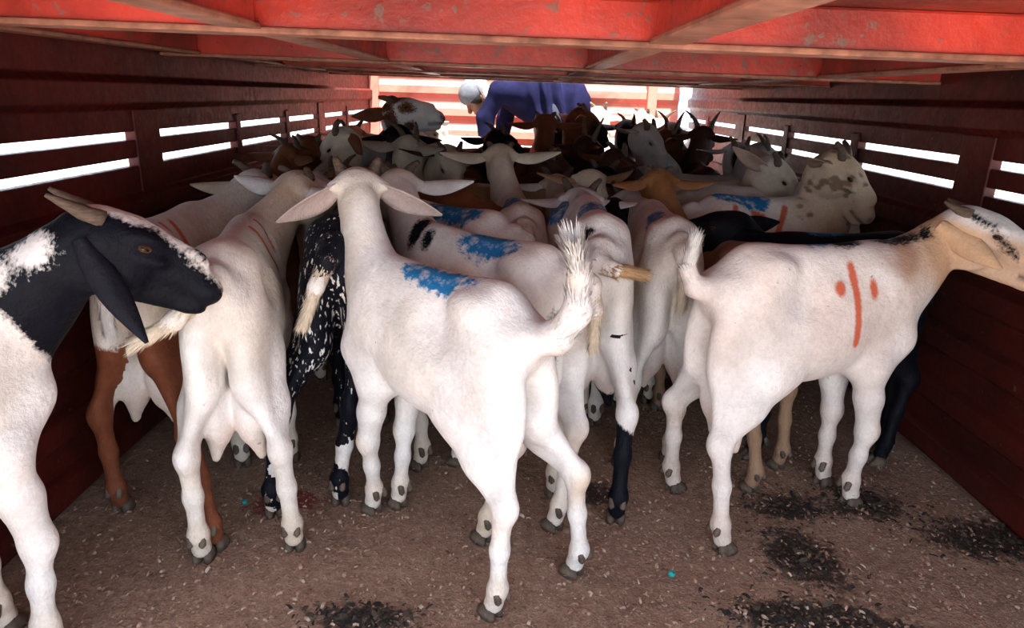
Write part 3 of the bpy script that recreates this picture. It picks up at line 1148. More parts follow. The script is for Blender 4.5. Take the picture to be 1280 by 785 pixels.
# --- cream goat, rear view
def p_cream(c, C):
    V = c['V']
    C = lerp(C, CREAM, 0.25 + 0.35 * sstep(V[:, 0], -0.2, 0.2) + 0.2 * c['nn'])
    C = lerp(C, TAN * 1.2, 0.35 * c['neck'] + 0.25 * (V[:, 2] > 0.66) * np.clip(c['nn'], 0, 1))
    Q = V.copy()
    Q[:, 1] = 0
    O = np.maximum(stroke(Q, (0.06, 0, 0.69), (0.10, 0, 0.58), 0.009), stroke(Q, (0.14, 0, 0.70), (0.15, 0, 0.62), 0.007))
    O = np.where(V[:, 1] < -0.02, O, -1)
    return dict(C=C, O=O)


goat('cream white goat seen from behind with full udder and tail swung to the left', (-0.640, 1.55), 102, 1.0,
     poll=(-0.615, 1.93, 0.79), hyaw=62, hpitch=-18, hooves=[(-0.675, 1.295), (-0.485, 1.345), None, None],
     tail='left', udder=True, res=HERO, paint=p_cream, horns=0.035, tailcol=CREAM * 1.1, width=0.92, ears='flat')


# --- black speckled goat
def p_speck(c, C):
    V = c['V']
    A = np.full(len(V), 0.1)
    A = np.where((c['tail'] < 0.04) & (V[:, 0] < -0.33) & (V[:, 2] < 0.60), -0.03, A)
    A = np.where((V[:, 2] < 0.20) & (V[:, 0] < -0.1) & (wn(V, 30, 4) > 0.25), -0.03, A)
    FLk = 0.0 + 0.9 * sstep(blob(V, (-0.30, 0.05, 0.48), (0.12, 0.14, 0.20)), 0, 0.05)
    return dict(A=A, F=FLk)


goat('black goat flecked with white seen from behind, pale tail hanging', (-0.440, 1.80), 97, 1.03,
     poll=(-0.49, 2.25, 0.70), hyaw=90, hpitch=-45, hooves=[(-0.575, 1.475), (-0.425, 1.535), None, None],
     tail='hang', res=HERO, paint=p_speck, coat=WHITE * 0.9, fleck=1.0, tailcol=CREAM, earcol=BLACK, horns=0.04, width=1.05)


# --- second white goat, parallel to the centre one
def p_second(c, C):
    V = c['V']
    C = lerp(C, CREAM, 0.2 + 0.3 * c['nn'])
    B = blob(V, (-0.03, 0.03, 0.695), (0.10, 0.05, 0.04)) + 0.008 * wn(V, 35, 3)
    A = np.maximum.reduce([blob(V, (0.235, 0.03, 0.69), (0.03, 0.06, 0.05)), blob(V, (0.17, 0.05, 0.68), (0.02, 0.03, 0.03)), blob(V, (-0.31, 0.07, 0.53), (0.03, 0.02, 0.05))])
    return dict(C=C, B=B, A=A)


goat('white goat with bright blue mark standing close behind the middle goat', (-0.07, 1.62), 140, 0.98,
     poll=(-0.335, 1.98, 0.80), hyaw=112, hpitch=-22, hooves=[(-0.05, 1.395), (0.12, 1.45), (-0.245, 1.72), None],
     ears='flat', ear_len=0.15, horns=0.045, res=MIDR, paint=p_second, tailcol=CREAM)


# --- white goat with blue rump mark further back
def p_bluerump(c, C):
    V = c['V']
    return dict(C=lerp(C, CREAM, 0.3 + 0.3 * c['nn']), B=blob(V, (-0.06, 0.02, 0.70), (0.12, 0.10, 0.06)) + 0.008 * wn(V, 30, 3))


goat('pale goat with a blue patch over its back, half hidden behind two white goats', (-0.20, 2.06), 140, 0.98,
     poll=(-0.47, 2.40, 0.74), hyaw=130, hpitch=-30, res=MIDR, paint=p_bluerump, horns=0.05)


# --- goat in the centre looking away with ears spread
def p_spread(c, C):
    V = c['V']
    C = lerp(C, CREAM, 0.55 + 0.3 * c['nn'])
    C = lerp(C, TAN, 0.35 * c['neck'])
    return dict(C=C, B=blob(V, (-0.05, 0.05, 0.70), (0.10, 0.06, 0.05)))


goat('cream goat facing away with both ears spread wide in the centre', (0.005, 2.26), 95, 0.98,
     poll=(-0.062, 2.62, 0.835), hyaw=95, hpitch=-25, ears='flat', ear_len=0.16, horns=0.028, res=MIDR, paint=p_spread,
     tailcol=TAN, earcol=CREAM)


goat('narrow cream rumped goat with dark blue mark between two white rumps', (0.175, 2.30), 88, 0.97,
     poll=(0.16, 2.72, 0.72), hpitch=-35, res=MIDR, width=0.82, tailcol=TAN,
     paint=lambda c, C: dict(C=lerp(C, CREAM * 0.95, 0.7 + 0.3 * c['nn']), B=blob(c['V'], (-0.12, 0.04, 0.69), (0.16, 0.07, 0.06))))


# --- white goat with one black rump spot
def p_spot(c, C):
    V = c['V']
    C = lerp(C, CREAM, 0.12 + 0.2 * c['nn'])
    A = blob(V, (-0.25, 0.055, 0.665), (0.026, 0.028, 0.040)) + 0.006 * wn(V, 60, 2)
    # black stocking on the near right leg
    A = np.maximum(A, np.where((V[:, 0] < -0.1) & (V[:, 1] < 0), 0.245 - V[:, 2] + 0.03 * c['nn'] + 0.9 * (V[:, 1] + 0.075), -1))
    A = np.maximum(A, blob(V, (-0.29, 0.11, 0.36), (0.04, 0.03, 0.06)))
    A = np.maximum(A, np.where((V[:, 2] < 0.45) & (wn(V, 55, 6) > 1.05), 0.02, -1))
    return dict(C=C, A=A, B=blob(V, (-0.02, -0.03, 0.70), (0.09, 0.08, 0.05)))


goat('white goat from behind with one black spot on rump and a black lower leg', (0.215, 1.88), 90, 1.04,
     poll=(0.22, 2.33, 0.72), hpitch=-40, hooves=[(0.125, 1.60), (0.275, 1.49), None, None], tail='right', udder=True,
     res=HERO, paint=p_spot, tailcol=TAN * 1.1, width=0.92)


# --- white goat from behind with short tail and hanging udder
goat('white goat from behind with short hanging tail and big pale udder', (0.435, 2.03), 90, 1.0,
     poll=(0.40, 2.45, 0.70), hpitch=-45, hooves=[(0.325, 1.765), (0.47, 1.80), None, None], udder=True, res=HERO,
     paint=lambda c, C: dict(C=lerp(C, CREAM, 0.35 + 0.35 * c['nn']), B=blob(c['V'], (-0.08, 0.06, 0.69), (0.09, 0.05, 0.05))),
     tailcol=CREAM, width=0.90)


# --- tan brown goat with its head up, seen from behind
goat('tan brown goat facing away, pale patch on its poll, ear to the right', (0.60, 2.03), 110, 0.90,
     poll=(0.485, 2.37, 0.785), hyaw=100, hpitch=-25, res=MIDR, coat=np.array((0.32, 0.20, 0.13)), earcol=np.array((0.34, 0.15, 0.07)), hooves=[(0.665, 1.65), (0.785, 1.78), None, None],
     paint=lambda c, C: dict(C=lerp(lerp(C, np.array((0.34, 0.15, 0.06)), c['head'] + c['neck'] * 0.8), WHITE * 0.75,
                                    sstep(blob(c['H'], (0.02, 0.0, -0.005), (0.04, 0.022, 0.03)), 0, 0.008)),
                             B=stroke(c['V'], (-0.1, 0, 0.71), (0.05, 0.02, 0.70), 0.03)), ears='side', horns=0.03)


# --- black goat between the profile goat and the goats behind
goat('black goat facing left, its long back squeezed behind the profile goat', (0.91, 1.905), 187, 0.95,
     poll=(0.665, 1.99, 0.70), hyaw=168, hpitch=-4, hooves=[(1.10, 1.82), (1.14, 1.90), None, None], coat=BLACK,
     paint=lambda c, C: dict(C=lerp(C, GREY * 0.35, c['head'] * sstep(c['H'][:, 0], 0.14, 0.2)),
                             B=stroke(c['V'], (0.02, 0.0, 0.71), (0.10, 0.0, 0.71), 0.02)),
     res=MIDR, earcol=BLACK, horns=0.0, tailcol=BLACK, width=0.9, ears='back')


# --- white goat with dirty face and orange numbers
def p_dirty(c, C):
    V, Hc = c['V'], c['H']
    C = lerp(C, CREAM, 0.45 + 0.3 * c['nn'])
    C = lerp(C, np.array((0.55, 0.39, 0.22)), 0.7 * c['head'])
    C = lerp(C, np.array((0.45, 0.24, 0.13)), 0.5 * c['neck'] * np.clip(wn(V * (1, 1, 0.3), 45, 3), 0, 1))
    C = lerp(C, np.array((0.20, 0.12, 0.07)), c['head'] * 0.85 * sstep(wn(Hc, 75, 8) + 0.9 * np.exp(-(((Hc[:, 0] - 0.085) / 0.04) ** 2 + ((Hc[:, 2] + 0.070) / 0.025) ** 2)), 0.7, 1.2))
    Q = V.copy()
    Q[:, 1] = 0
    O = np.maximum.reduce([stroke(Q, (-0.16, 0, 0.675), (-0.18, 0, 0.63), 0.010), stroke(Q, (-0.06, 0, 0.650), (-0.10, 0, 0.58), 0.011),
                           stroke(Q, (-0.08, 0, 0.655), (-0.04, 0, 0.645), 0.009), stroke(Q, (0.05, 0, 0.670), (0.0, 0, 0.57), 0.011)])
    O = np.where(V[:, 1] < -0.02, O, -1)
    return dict(C=C, O=O, B=stroke(V, (-0.18, 0, 0.70), (-0.05, -0.03, 0.70), 0.045))


goat('pale goat facing right with mud stained face and orange strokes on its side', (0.86, 2.37), 9, 1.0,
     poll=(1.075, 2.35, 0.865), hyaw=-35, hpitch=-40, res=HERO, paint=p_dirty, ears='flat', horns=0.05, earcol=np.array((0.30, 0.22, 0.15)), ear_len=0.13)

goat('dusty white goat whose muzzle hangs below the mud stained face', (0.93, 2.66), 2, 1.0,
     poll=(1.13, 2.52, 0.775), hyaw=-32, hpitch=-42, res=MIDR, ears='flat', horns=0.04, earcol=np.array((0.28, 0.22, 0.17)),
     paint=lambda c, C: dict(C=lerp(C, CREAM * 0.8, 0.6 + 0.3 * c['nn'])))

# ------------------------------------------------------------------ the herd further back
GR = 'goats crowded at the far end of the truck'


def patch(col, seed, thr=0.15, hc=None):
    def f(c, C):
        C2 = lerp(C, col, sstep(wn(c['V'], 8, seed), thr, thr + 0.25))
        if hc is not None:
            C2 = lerp(C2, hc, c['head'])
        return dict(C=C2)
    return f


HERD = [
    # label, at, heading, scale, poll, head yaw, pitch, coat, kwargs
    ('pale goat with head stretched right below the right wall slits', (0.62, 2.72), 4, 1.0, (0.93, 2.62, 0.815), -30, -42, CREAM * 0.9, dict(paint=patch(WHITE * 0.85, 3), ears='back', horns=0.04)),
    ('grey white goat with white nose turned right beside the right wall', (0.86, 3.02), 20, 1.0, (1.07, 3.08, 0.84), -5, -35, GREY, dict(paint=patch(WHITE * 0.8, 2, 0.3), ears='side', horns=0.06)),
    ('horned brown goat low against the left wall', (-0.90, 2.45), 92, 0.95, (-0.90, 2.78, 0.80), 60, -15, BROWN, dict(horns=0.07, ears='side')),
    ('white faced goat with brown ear turned left near the left wall slits', (-0.62, 2.60), 110, 1.0, (-0.72, 2.98, 0.86), 195, -45, WHITE * 0.9, dict(ears='low', earcol=BROWN, paint=patch(CREAM, 4))),
    ('small white faced goat peering over brown backs at the left', (-0.93, 3.10), 80, 0.95, (-0.88, 3.0, 0.82), -75, -35, WHITE * 0.85, dict(paint=patch(BROWN, 6), earcol=BROWN, horns=0.03)),
    ('brown goat whose rounded back shows behind the blue patched goat', (-0.32, 2.50), 150, 1.0, (-0.66, 2.68, 0.74), 150, -30, BROWN * 1.2, dict(horns=0.06)),
    ('brown and white goat holding its head high above the herd, muzzle to the right', (-0.70, 3.45), 40, 1.1, (-0.62, 3.38, 0.965), -12, 6, WHITE * 0.82,
     dict(ears='back', earcol=BROWN, horns=0.05, res=MIDR, paint=lambda c, C: dict(
         C=C, A=np.maximum.reduce([stroke(c['H'], (0.0, 0.03, -0.02), (0.03, 0.03, -0.14), 0.035), stroke(c['H'], (0.0, -0.03, -0.02), (0.03, -0.03, -0.14), 0.035),
                                   blob(c['H'], (0.085, -0.045, -0.03), (0.035, 0.03, 0.022)), blob(c['H'], (0.09, -0.03, -0.10), (0.022, 0.03, 0.02)),
                                   blob(c['H'], (0.02, 0, 0.0), (0.06, 0.06, 0.025)), blob(c['H'], (0.225, 0, -0.08), (0.014, 0.03, 0.02))])), colA=(0.10, 0.035, 0.02))),
    ('black headed goat with ears out under the raised brown and white head', (-0.45, 3.05), 80, 1.0, (-0.50, 3.22, 0.865), 85, -20, BLACK * 1.3, dict(ears='side', ear_len=0.16, horns=0.03, paint=patch(CREAM * 0.8, 5, 0.3, BLACK))),
    ('cream goat with dark eye patch facing the camera left of centre', (-0.28, 3.10), -100, 1.0, (-0.26, 2.86, 0.80), -60, -50, CREAM * 0.8, dict(paint=patch(DBROWN, 9, 0.3), horns=0.04, earcol=DBROWN)),
    ('black and brown goat with small horns behind the spread eared goat', (-0.12, 3.38), 70, 1.0, (-0.10, 3.35, 0.85), 40, -20, BLACK, dict(paint=patch(BROWN, 3, 0.3), horns=0.06)),
    ('tan goat with pale fluffy poll bending its head towards the camera', (0.08, 2.72), -10, 0.95, (0.29, 2.46, 0.755), -75, -60, np.array((0.36, 0.23, 0.13)), dict(paint=patch(CREAM, 2, 0.0, CREAM * 0.85), ears='side', horns=0.0)),
    ('black goat with a round glossy back behind the black spotted rump', (0.345, 2.50), 84, 0.97, (0.36, 2.90, 0.74), 84, -30, BLACK, dict(horns=0.05, earcol=DBROWN)),
    ('reddish brown goat with upright neck below the man', (0.14, 3.40), 85, 1.05, (0.16, 3.72, 0.92), 95, -20, BROWN * 1.1, dict(horns=0.03)),
    ('brown goat with black striped face turned right under the man', (0.22, 3.82), 40, 1.05, (0.36, 3.98, 0.955), 10, -30, BROWN, dict(horns=0.04, paint=patch(BLACK, 4, 0.2))),
    ('grey white faced goat looking right in the far right herd', (0.50, 3.30), 30, 1.0, (0.60, 3.38, 0.90), -35, -45, GREY, dict(horns=0.04, paint=patch(BROWN, 5, 0.2, GREY * 1.2), ears='side', earcol=GREY)),
    ('dark brown goat with drooping ear in the middle of the herd', (0.44, 2.98), 70, 1.0, (0.42, 3.05, 0.80), 30, -35, DBROWN, dict(horns=0.05, earcol=BROWN)),
    ('glossy brown goat lying shoulder to shoulder at the far right', (0.72, 3.55), 60, 1.0, (0.80, 3.72, 0.86), 20, -30, BROWN * 0.9, dict(horns=0.07, horn_style='up')),
    ('dark horned goat with curved horns by the right wall', (0.98, 3.50), 85, 1.0, (0.97, 3.66, 0.885), 60, -25, DBROWN, dict(horns=0.10, horn_style='back')),
    ('black and white faced goat looking at the camera near the right wall', (0.98, 3.40), -95, 0.92, (0.98, 3.22, 0.83), -70, -40, BLACK * 1.2, dict(horns=0.05, paint=patch(WHITE * 0.8, 7, 0.4), earcol=WHITE * 0.6)),
    ('dark goat with pointed upright horns right of the brown striped face', (0.30, 3.30), 60, 0.97, (0.33, 3.42, 0.83), 30, -30, DBROWN, dict(horns=0.10, horn_style='up')),
    ('dun goat with long ears left of the spread eared goat', (-0.52, 2.72), 75, 0.97, (-0.47, 2.95, 0.835), 60, -20, CREAM * 0.75, dict(horns=0.09, ears='flat', ear_len=0.16)),
    ('dark brown goat low behind the right ear of the spread eared goat', (-0.10, 2.95), 20, 0.95, (0.16, 3.02, 0.78), -20, -40, DBROWN * 1.4, dict(horns=0.04, ears='flat')),
    ('white goat in full sun left of the man', (-0.33, 4.72), 175, 1.05, (-0.55, 4.60, 0.88), 195, -30, WHITE, dict(horns=0.05)),
    ('white goat with raised head in full sun right of the man', (0.60, 4.62), 100, 1.08, (0.54, 4.80, 0.95), 60, -20, WHITE, dict(horns=0.05, ears='side')),
    ('white goat standing in sun against the bright corner', (1.02, 4.75), 85, 1.0, (1.0, 4.95, 0.88), 110, -20, WHITE, dict(horns=0.09)),
    ('pale goat in sun behind the brown goat under the man', (0.12, 4.50), 15, 1.0, (0.30, 4.58, 0.80), 0, -45, WHITE, dict(horns=0.04)),
    ('tan white goat in sun in front of the end wall', (0.80, 4.95), 90, 1.05, (0.86, 5.00, 0.93), 45, -20, np.array((0.66, 0.50, 0.38)), dict(horns=0.04)),
    ('black goat with raised hip at the edge of the sun left of the man', (-0.38, 3.95), 160, 1.02, (-0.66, 4.05, 0.85), 170, -25, BLACK, dict(horns=0.05)),
    ('brown and black goat crowded under the deck edge', (-0.02, 4.12), 20, 1.02, (0.22, 4.22, 0.86), 10, -35, DBROWN, dict(paint=patch(BLACK, 3, 0.1), horns=0.07)),
    ('black goat beside the sunlit white goat at the far right', (0.62, 4.12), 75, 1.0, (0.64, 4.22, 0.89), 40, -25, BLACK, dict(horns=0.06)),
    ('dark brown goat standing in the far right corner row', (0.90, 4.15), 95, 1.0, (0.92, 4.28, 0.88), 60, -25, DBROWN, dict(horns=0.09)),
    ('fawn goat tucked along the left wall below the slits', (-0.90, 3.75), 92, 1.0, (-0.93, 4.0, 0.82), 110, -35, np.array((0.42, 0.28, 0.18)), dict(horns=0.05)),
    ('cream goat looking right in the left rear rows', (-0.66, 4.30), 60, 1.0, (-0.58, 4.38, 0.84), 15, -30, CREAM * 0.85, dict(horns=0.05)),
]


def spine(x, y, a, sc):
    """five discs along a goat's trunk, for spacing the herd"""
    t = np.linspace(-0.20, 0.20, 5) * sc
    return np.stack([x + t * math.cos(a), y + t * math.sin(a)], 1)


# the back rows are packed flank to flank: push trunks apart that would run into each other
FIX = np.concatenate([spine(*b_) for b_ in BODIES] + [np.array([[0.25, 4.76], [0.25, 4.86], [0.25, 4.96]])])
HP = [np.array(h[1], float) for h in HERD]
for it in range(160):
    SP = [spine(p[0], p[1], R(h[2]), h[3]) for p, h in zip(HP, HERD)]
    for i in range(len(HERD)):
        oth = np.concatenate([FIX] + [SP[j] for j in range(len(HERD)) if j != i])
        d = SP[i][:, None, :] - oth[None]
        L = np.linalg.norm(d, axis=2) + 1e-6
        w_ = np.clip(0.185 - L, 0, None)
        push = (d / L[..., None] * w_[..., None]).sum((0, 1))
        sp = SP[i]
        push[0] += 3 * (np.clip(XL + 0.15 - sp[:, 0], 0, None).sum() - np.clip(sp[:, 0] - (XR - 0.15), 0, None).sum())
        push[1] -= 3 * np.clip(sp[:, 1] - (YB - 0.22), 0, None).sum()
        home = np.array(HERD[i][1]) - HP[i]
        HP[i] = HP[i] + np.clip(0.12 * push, -0.02, 0.02) + 0.03 * home
for (lab, at0, hdg, sc, poll0, hy, hp, coat, kw), np_ in zip(HERD, HP):
    sh_ = np_ - np.array(at0)
    at = (float(np_[0]), float(np_[1]))
    poll = (poll0[0] + 0.3 * sh_[0], poll0[1] + 0.3 * sh_[1], poll0[2])
    goat(lab, at, hdg, sc, poll=poll, hyaw=hy, hpitch=hp, coat=coat, group=GR, **kw)


# ------------------------------------------------------------------ the man bending over at the far end
def skin_like(name, col, rough=0.6, var=0.2, scale=25, b_=0.2):
    return plain_mat(name, col, rough, var, scale, b_)


man = empty('person', (0.10, 4.86, 0))
tag(man, 'person in blue jacket and grey cap bending over the goats at far end', 'person')
M_SKIN = skin_like('skin', (0.16, 0.075, 0.045), 0.5, 0.15)
M_JKT = plain_mat('blue_jacket_cloth', (0.0085, 0.0085, 0.029), 0.95, 0.3, 14, 0.4)
M_JKT.node_tree.nodes['Principled BSDF'].inputs['Specular IOR Level'].default_value = 0.04
M_TRS = plain_mat('dark_trouser_cloth', (0.030, 0.032, 0.045), 0.85, 0.3, 14, 0.3)
M_CAP = plain_mat('grey_cap_cloth', (0.11, 0.115, 0.13), 0.85, 0.2, 40, 0.2)
M_SCF = plain_mat('white_scarf_cloth', (0.72, 0.70, 0.72), 0.85, 0.15, 30, 0.3)
M_HAIR = plain_mat('dark_hair', (0.02, 0.016, 0.014), 0.8, 0.3, 80, 0.4)
M_SHOE = plain_mat('dark_shoe', (0.035, 0.028, 0.024), 0.6, 0.3, 30, 0.2)
M_SHIRT = plain_mat('orange_collar_cloth', (0.50, 0.10, 0.03), 0.8, 0.2, 30, 0.2)
# joints (x to the right, z up), origin on the floor under him
HIP, CH, NK, HD = (0.16, 0, 0.93), (-0.13, 0, 1.06), (-0.235, -0.02, 1.055), (-0.365, -0.06, 0.990)
sk = SDF()
sk.ell(HIP, (0.14, 0.15, 0.13), 0.06)
sk.cone(HIP, CH, 0.13, 0.14, 0.06)
sk.cone(CH, NK, 0.09, 0.055, 0.04)
sk.cone(NK, HD, 0.055, 0.055, 0.03)
face = np.array(unit((-0.62, -0.25, -0.74)))            # he looks down and to the left
fl = unit(np.cross((0, 0, 1), face))
fu = np.cross(face, fl)
FM = np.stack([face, fl, fu], 1)


def FH(a, b_, c_):
    return tuple(np.array(HD) + FM @ np.array((a, b_, c_)))


sk.ell(FH(0, 0, 0.02), (0.098, 0.076, 0.105), 0.03, FM)
sk.ell(FH(0.03, 0, -0.06), (0.062, 0.055, 0.060), 0.03, FM)
sk.cone(FH(0.095, 0, 0.01), FH(0.112, 0, -0.022), 0.010, 0.015, 0.012)      # nose
sk.ell(FH(0.088, 0, -0.060), (0.012, 0.026, 0.010), 0.01, FM)               # lips
for s_ in (-1, 1):
    sk.ell(FH(0.088, s_ * 0.032, 0.012), (0.012, 0.016, 0.010), 0.012, FM, True)   # eye sockets
    sk.ell(FH(-0.005, s_ * 0.078, -0.005), (0.020, 0.010, 0.032), 0.01, FM)        # ears
    # legs
    hx, kx, ax_ = (0.16, s_ * 0.09, 0.88), (0.13, s_ * 0.12, 0.49), (0.18, s_ * 0.13, 0.085)
    sk.cone(hx, kx, 0.085, 0.056, 0.04)
    sk.cone(kx, ax_, 0.056, 0.036, 0.03)
    sk.cone(ax_, (0.06, s_ * 0.15, 0.05), 0.038, 0.032, 0.03)
ARMS = []
for s_, el, wr in ((-1, (-0.315, -0.13, 0.86), (-0.305, -0.12, 0.665)), (1, (-0.19, 0.24, 0.85), (-0.22, 0.20, 0.66))):
    sh = (-0.225 if s_ < 0 else -0.13, s_ * 0.15, 1.03)
    ARMS.append((sh, el, wr))
    sk.cone(CH, sh, 0.07, 0.06, 0.05)
    sk.cone(sh, el, 0.050, 0.040, 0.03)
    sk.cone(el, wr, 0.040, 0.028, 0.03)
    wv_ = np.array(wr)
    d_ = unit(wv_ - np.array(el))
    lat = unit(np.cross(d_, (0, 1, 0)))
    pal = wv_ + d_ * 0.045
    sk.ell(pal, (0.020, 0.040, 0.048), 0.02)
    for q in range(4):
        o_ = np.array((0, -0.030 + 0.020 * q, 0))
        L = (0.058, 0.070, 0.074, 0.066)[q] if s_ < 0 else (0.066, 0.074, 0.070, 0.058)[q]
        a0 = wv_ + d_ * 0.080 + o_
        a1 = a0 + d_ * L * 0.55 + lat * 0.008
        a2 = a1 + d_ * L * 0.40 + lat * 0.020
        sk.cone(a0, a1, 0.0095, 0.0085, 0.006)
        sk.cone(a1, a2, 0.0085, 0.007, 0.006)
    t0 = wv_ + d_ * 0.03 + np.array((-0.012, 0.035, 0))
    t1 = t0 + d_ * 0.030 + np.array((-0.018, 0.018, 0))
    sk.cone(t0, t1, 0.012, 0.010, 0.008)
    sk.cone(t1, t1 + d_ * 0.03 + np.array((-0.006, 0.004, 0)), 0.010, 0.008, 0.006)
V, F = sk.mesh(0.0075)
link('body', np_mesh('body', V, F, M_SKIN), man)
jk = SDF()
jk.cone((0.20, 0, 0.95), (-0.02, 0, 1.03), 0.185, 0.175, 0.06)
jk.cone((-0.02, 0, 1.03), (-0.14, 0, 1.055), 0.175, 0.135, 0.06)
jk.ell((0.22, 0, 0.86), (0.125, 0.185, 0.15), 0.06)
jk.ell((0.09, -0.05, 0.87), (0.12, 0.14, 0.11), 0.05)
for sh, el, wr in ARMS:
    wr2 = tuple(np.array(wr) * 0.9 + np.array(el) * 0.1)
    jk.cone((-0.08, sh[1] * 0.7, 1.03), sh, 0.10, 0.072, 0.04)
    jk.cone(sh, el, 0.062, 0.054, 0.02)
    jk.cone(el, wr2, 0.062, 0.048, 0.02)
    jk.cone(wr2, wr, 0.050, 0.046, 0.01)
V, F = jk.mesh(0.0095)
# loose folds in the cloth
nr_ = np.sin(V[:, 0] * 75 + 22 * V[:, 2] + 2.2 * np.sin(V[:, 1] * 14)) * 0.022 * sstep(V[:, 0], -0.10, 0.08)
cen = np.array((0.08, 0, 0.98))
dv = V - cen
V = V + dv / (np.linalg.norm(dv, axis=1)[:, None] + 1e-6) * nr_[:, None]
link('jacket', np_mesh('jacket', V, F, M_JKT), man)
tr_ = SDF()
tr_.ell(HIP, (0.15, 0.165, 0.14), 0.05)
for s_ in (-1, 1):
    tr_.cone((0.16, s_ * 0.09, 0.88), (0.13, s_ * 0.12, 0.49), 0.105, 0.082, 0.03)
    tr_.cone((0.13, s_ * 0.12, 0.49), (0.18, s_ * 0.13, 0.10), 0.082, 0.068, 0.03)
V, F = tr_.mesh(0.012)
link('trousers', np_mesh('trousers', V, F, M_TRS), man)
for s_ in (-1, 1):
    sh_ = SDF()
    sh_.cone((0.19, s_ * 0.13, 0.045), (0.05, s_ * 0.155, 0.040), 0.046, 0.040, 0.02)
    sh_.cone((0.18, s_ * 0.13, 0.05), (0.18, s_ * 0.13, 0.11), 0.045, 0.045, 0.02)
    V, F = sh_.mesh(0.012)
    V[:, 2] = np.maximum(V[:, 2], 0.0)
    link('shoe', np_mesh('shoe', V, F, M_SHOE), man)
cp = SDF()
cp.ell(FH(0.005, 0, 0.055), (0.104, 0.086, 0.085), 0.02, FM)
cp.ell(FH(0.04, 0, -0.045), (0.20, 0.11, 0.070), 0.02, FM, True)
V, F = cp.mesh(0.009)
link('cap', np_mesh('cap', V, F, M_CAP), man)
hr = SDF()
hr.ell(FH(0.008, 0, 0.020), (0.100, 0.082, 0.080), 0.02, FM)
hr.ell(FH(0.11, 0, -0.045), (0.075, 0.10, 0.085), 0.02, FM, True)
hr.cone(FH(0.07, 0, -0.095), FH(0.03, 0, -0.105), 0.032, 0.030, 0.02)
V, F = hr.mesh(0.009)
link('hair', np_mesh('hair', V, F, M_HAIR), man)
sc_ = SDF()
sc_.cone(FH(-0.055, -0.06, 0.06), FH(-0.03, -0.075, -0.04), 0.036, 0.040, 0.03)
sc_.cone(FH(-0.03, -0.075, -0.04), FH(0.0, -0.065, -0.13), 0.040, 0.034, 0.03)
sc_.cone(FH(-0.055, 0.06, 0.06), FH(-0.03, 0.075, -0.04), 0.036, 0.040, 0.03)
sc_.cone(FH(-0.055, -0.06, 0.06), FH(-0.055, 0.06, 0.06), 0.036, 0.036, 0.03)
V, F = sc_.mesh(0.010)
link('scarf', np_mesh('scarf', V, F, M_SCF), man)
cl_ = SDF()
cl_.cone((-0.235, -0.10, 1.03), (-0.235, 0.10, 1.03), 0.040, 0.040, 0.03)
cl_.cone((-0.20, -0.06, 1.0), (-0.20, 0.06, 1.0), 0.05, 0.05, 0.03)
V, F = cl_.mesh(0.012)
link('collar', np_mesh('collar', V, F, M_SHIRT), man)

# ------------------------------------------------------------------ bedding on the floor
m, nt, b = new_mat('wood_shavings')
nt.links.new(attr(nt, 'coat', 'Color'), b.inputs['Base Color'])
b.inputs['Roughness'].default_value = 0.85
M_CHIP = m
cr = np.random.default_rng(11)


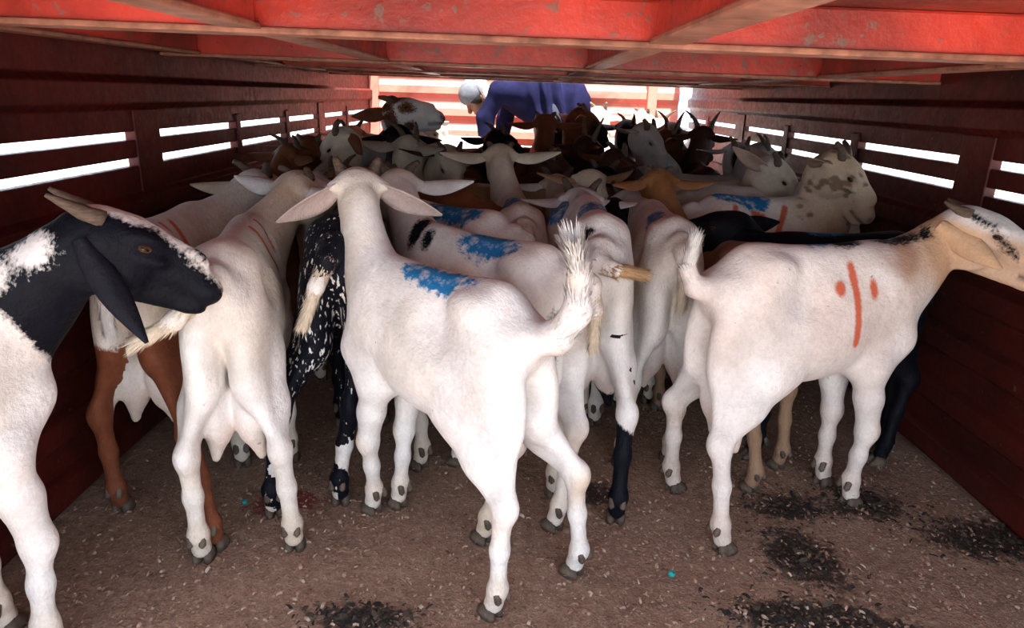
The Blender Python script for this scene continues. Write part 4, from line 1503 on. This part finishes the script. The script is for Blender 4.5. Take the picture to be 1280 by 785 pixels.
def flakes(name, n, place, cols, smin, smax, label, cat):
    v_, f_, c_ = [], [], []
    for i in range(n):
        x, y = place()
        L = smin + (smax - smin) * cr.random() ** 3
        wd_ = L * cr.uniform(0.18, 0.6)
        a = cr.uniform(0, 6.283)
        tilt = cr.uniform(-0.35, 0.35)
        roll = cr.uniform(-0.5, 0.5)
        ca, sa = math.cos(a), math.sin(a)
        z0 = 0.002 + L * 0.5 * abs(math.sin(tilt)) + wd_ * 0.4 * abs(math.sin(roll))
        k0 = len(v_)
        for sx_, sy_, cz in ((-.5, -.5, 0), (0, -.5, .12), (.5, -.4, 0), (.5, .4, 0), (0, .5, .12), (-.5, .4, 0)):
            lx, ly = sx_ * L, sy_ * wd_
            v_.append((x + ca * lx - sa * ly, y + sa * lx + ca * ly, z0 + lx * math.sin(tilt) + ly * math.sin(roll) + cz * L))
        f_ += [(k0, k0 + 1, k0 + 4, k0 + 5), (k0 + 1, k0 + 2, k0 + 3, k0 + 4)]
        cc = np.array(cols[cr.integers(len(cols))]) * cr.uniform(0.7, 1.2)
        c_ += [cc] * 6
    me_ = bpy.data.meshes.new(name)
    me_.from_pydata(v_, [], f_)
    me_.materials.append(M_CHIP)
    set_attr(me_, 'coat', np.clip(np.array(c_), 0, 1))
    o = bpy.data.objects.new(name, me_)
    COL.objects.link(o)
    tag(o, label, cat, kind='stuff')
    return o


def anywhere():
    return cr.uniform(XL + 0.02, XR - 0.02), 0.75 + 2.4 * cr.random() ** 1.5


flakes('wood_shavings', 60000, anywhere, [(0.36, 0.22, 0.15), (0.28, 0.16, 0.11), (0.50, 0.36, 0.27), (0.20, 0.11, 0.075), (0.40, 0.23, 0.17)], 0.0018, 0.014,
       'pale wood shavings scattered over the brown truck floor', 'shavings')
STN = [(0.69, 1.37, 0.07, 0.09), (1.17, 1.46, 0.12, 0.075), (0.60, 1.17, 0.12, 0.045), (-0.28, 1.13, 0.08, 0.03), (0.95, 1.60, 0.10, 0.06), (0.74, 1.58, 0.09, 0.05)]


def instain():
    q = STN[cr.integers(len(STN))]
    return cr.normal(q[0], q[2] * 0.7), cr.normal(q[1], q[3] * 0.7)


flakes('wet_straw', 2600, instain, [(0.018, 0.013, 0.011), (0.03, 0.02, 0.016), (0.06, 0.042, 0.03)], 0.005, 0.022,
       'black wet straw clumped in the stains on the floor', 'straw')

m_teal = plain_mat('teal_plastic', (0.02, 0.30, 0.30), 0.3, 0.1, 20, 0.0)
for (x, y), lab, r in (((0.372, 1.285), 'round teal plastic bead on the floor right of the middle goat', 0.0085), ((-0.665, 1.515), 'small teal plastic scrap on the floor beside the red stain', 0.007)):
    sb = SDF()
    sb.ell((0, 0, r * 0.85), (r, r * 0.95, r * 0.85), 0.002)
    sb.ell((r * 0.5, 0, r * 1.5), (r * 0.4, r * 0.4, r * 0.3), 0.002, None, True)
    V, F = sb.mesh(r / 6)
    o = link('plastic_bead', np_mesh('plastic_bead', V, F, m_teal), None, (x, y, -0.001))
    tag(o, lab, 'bead')
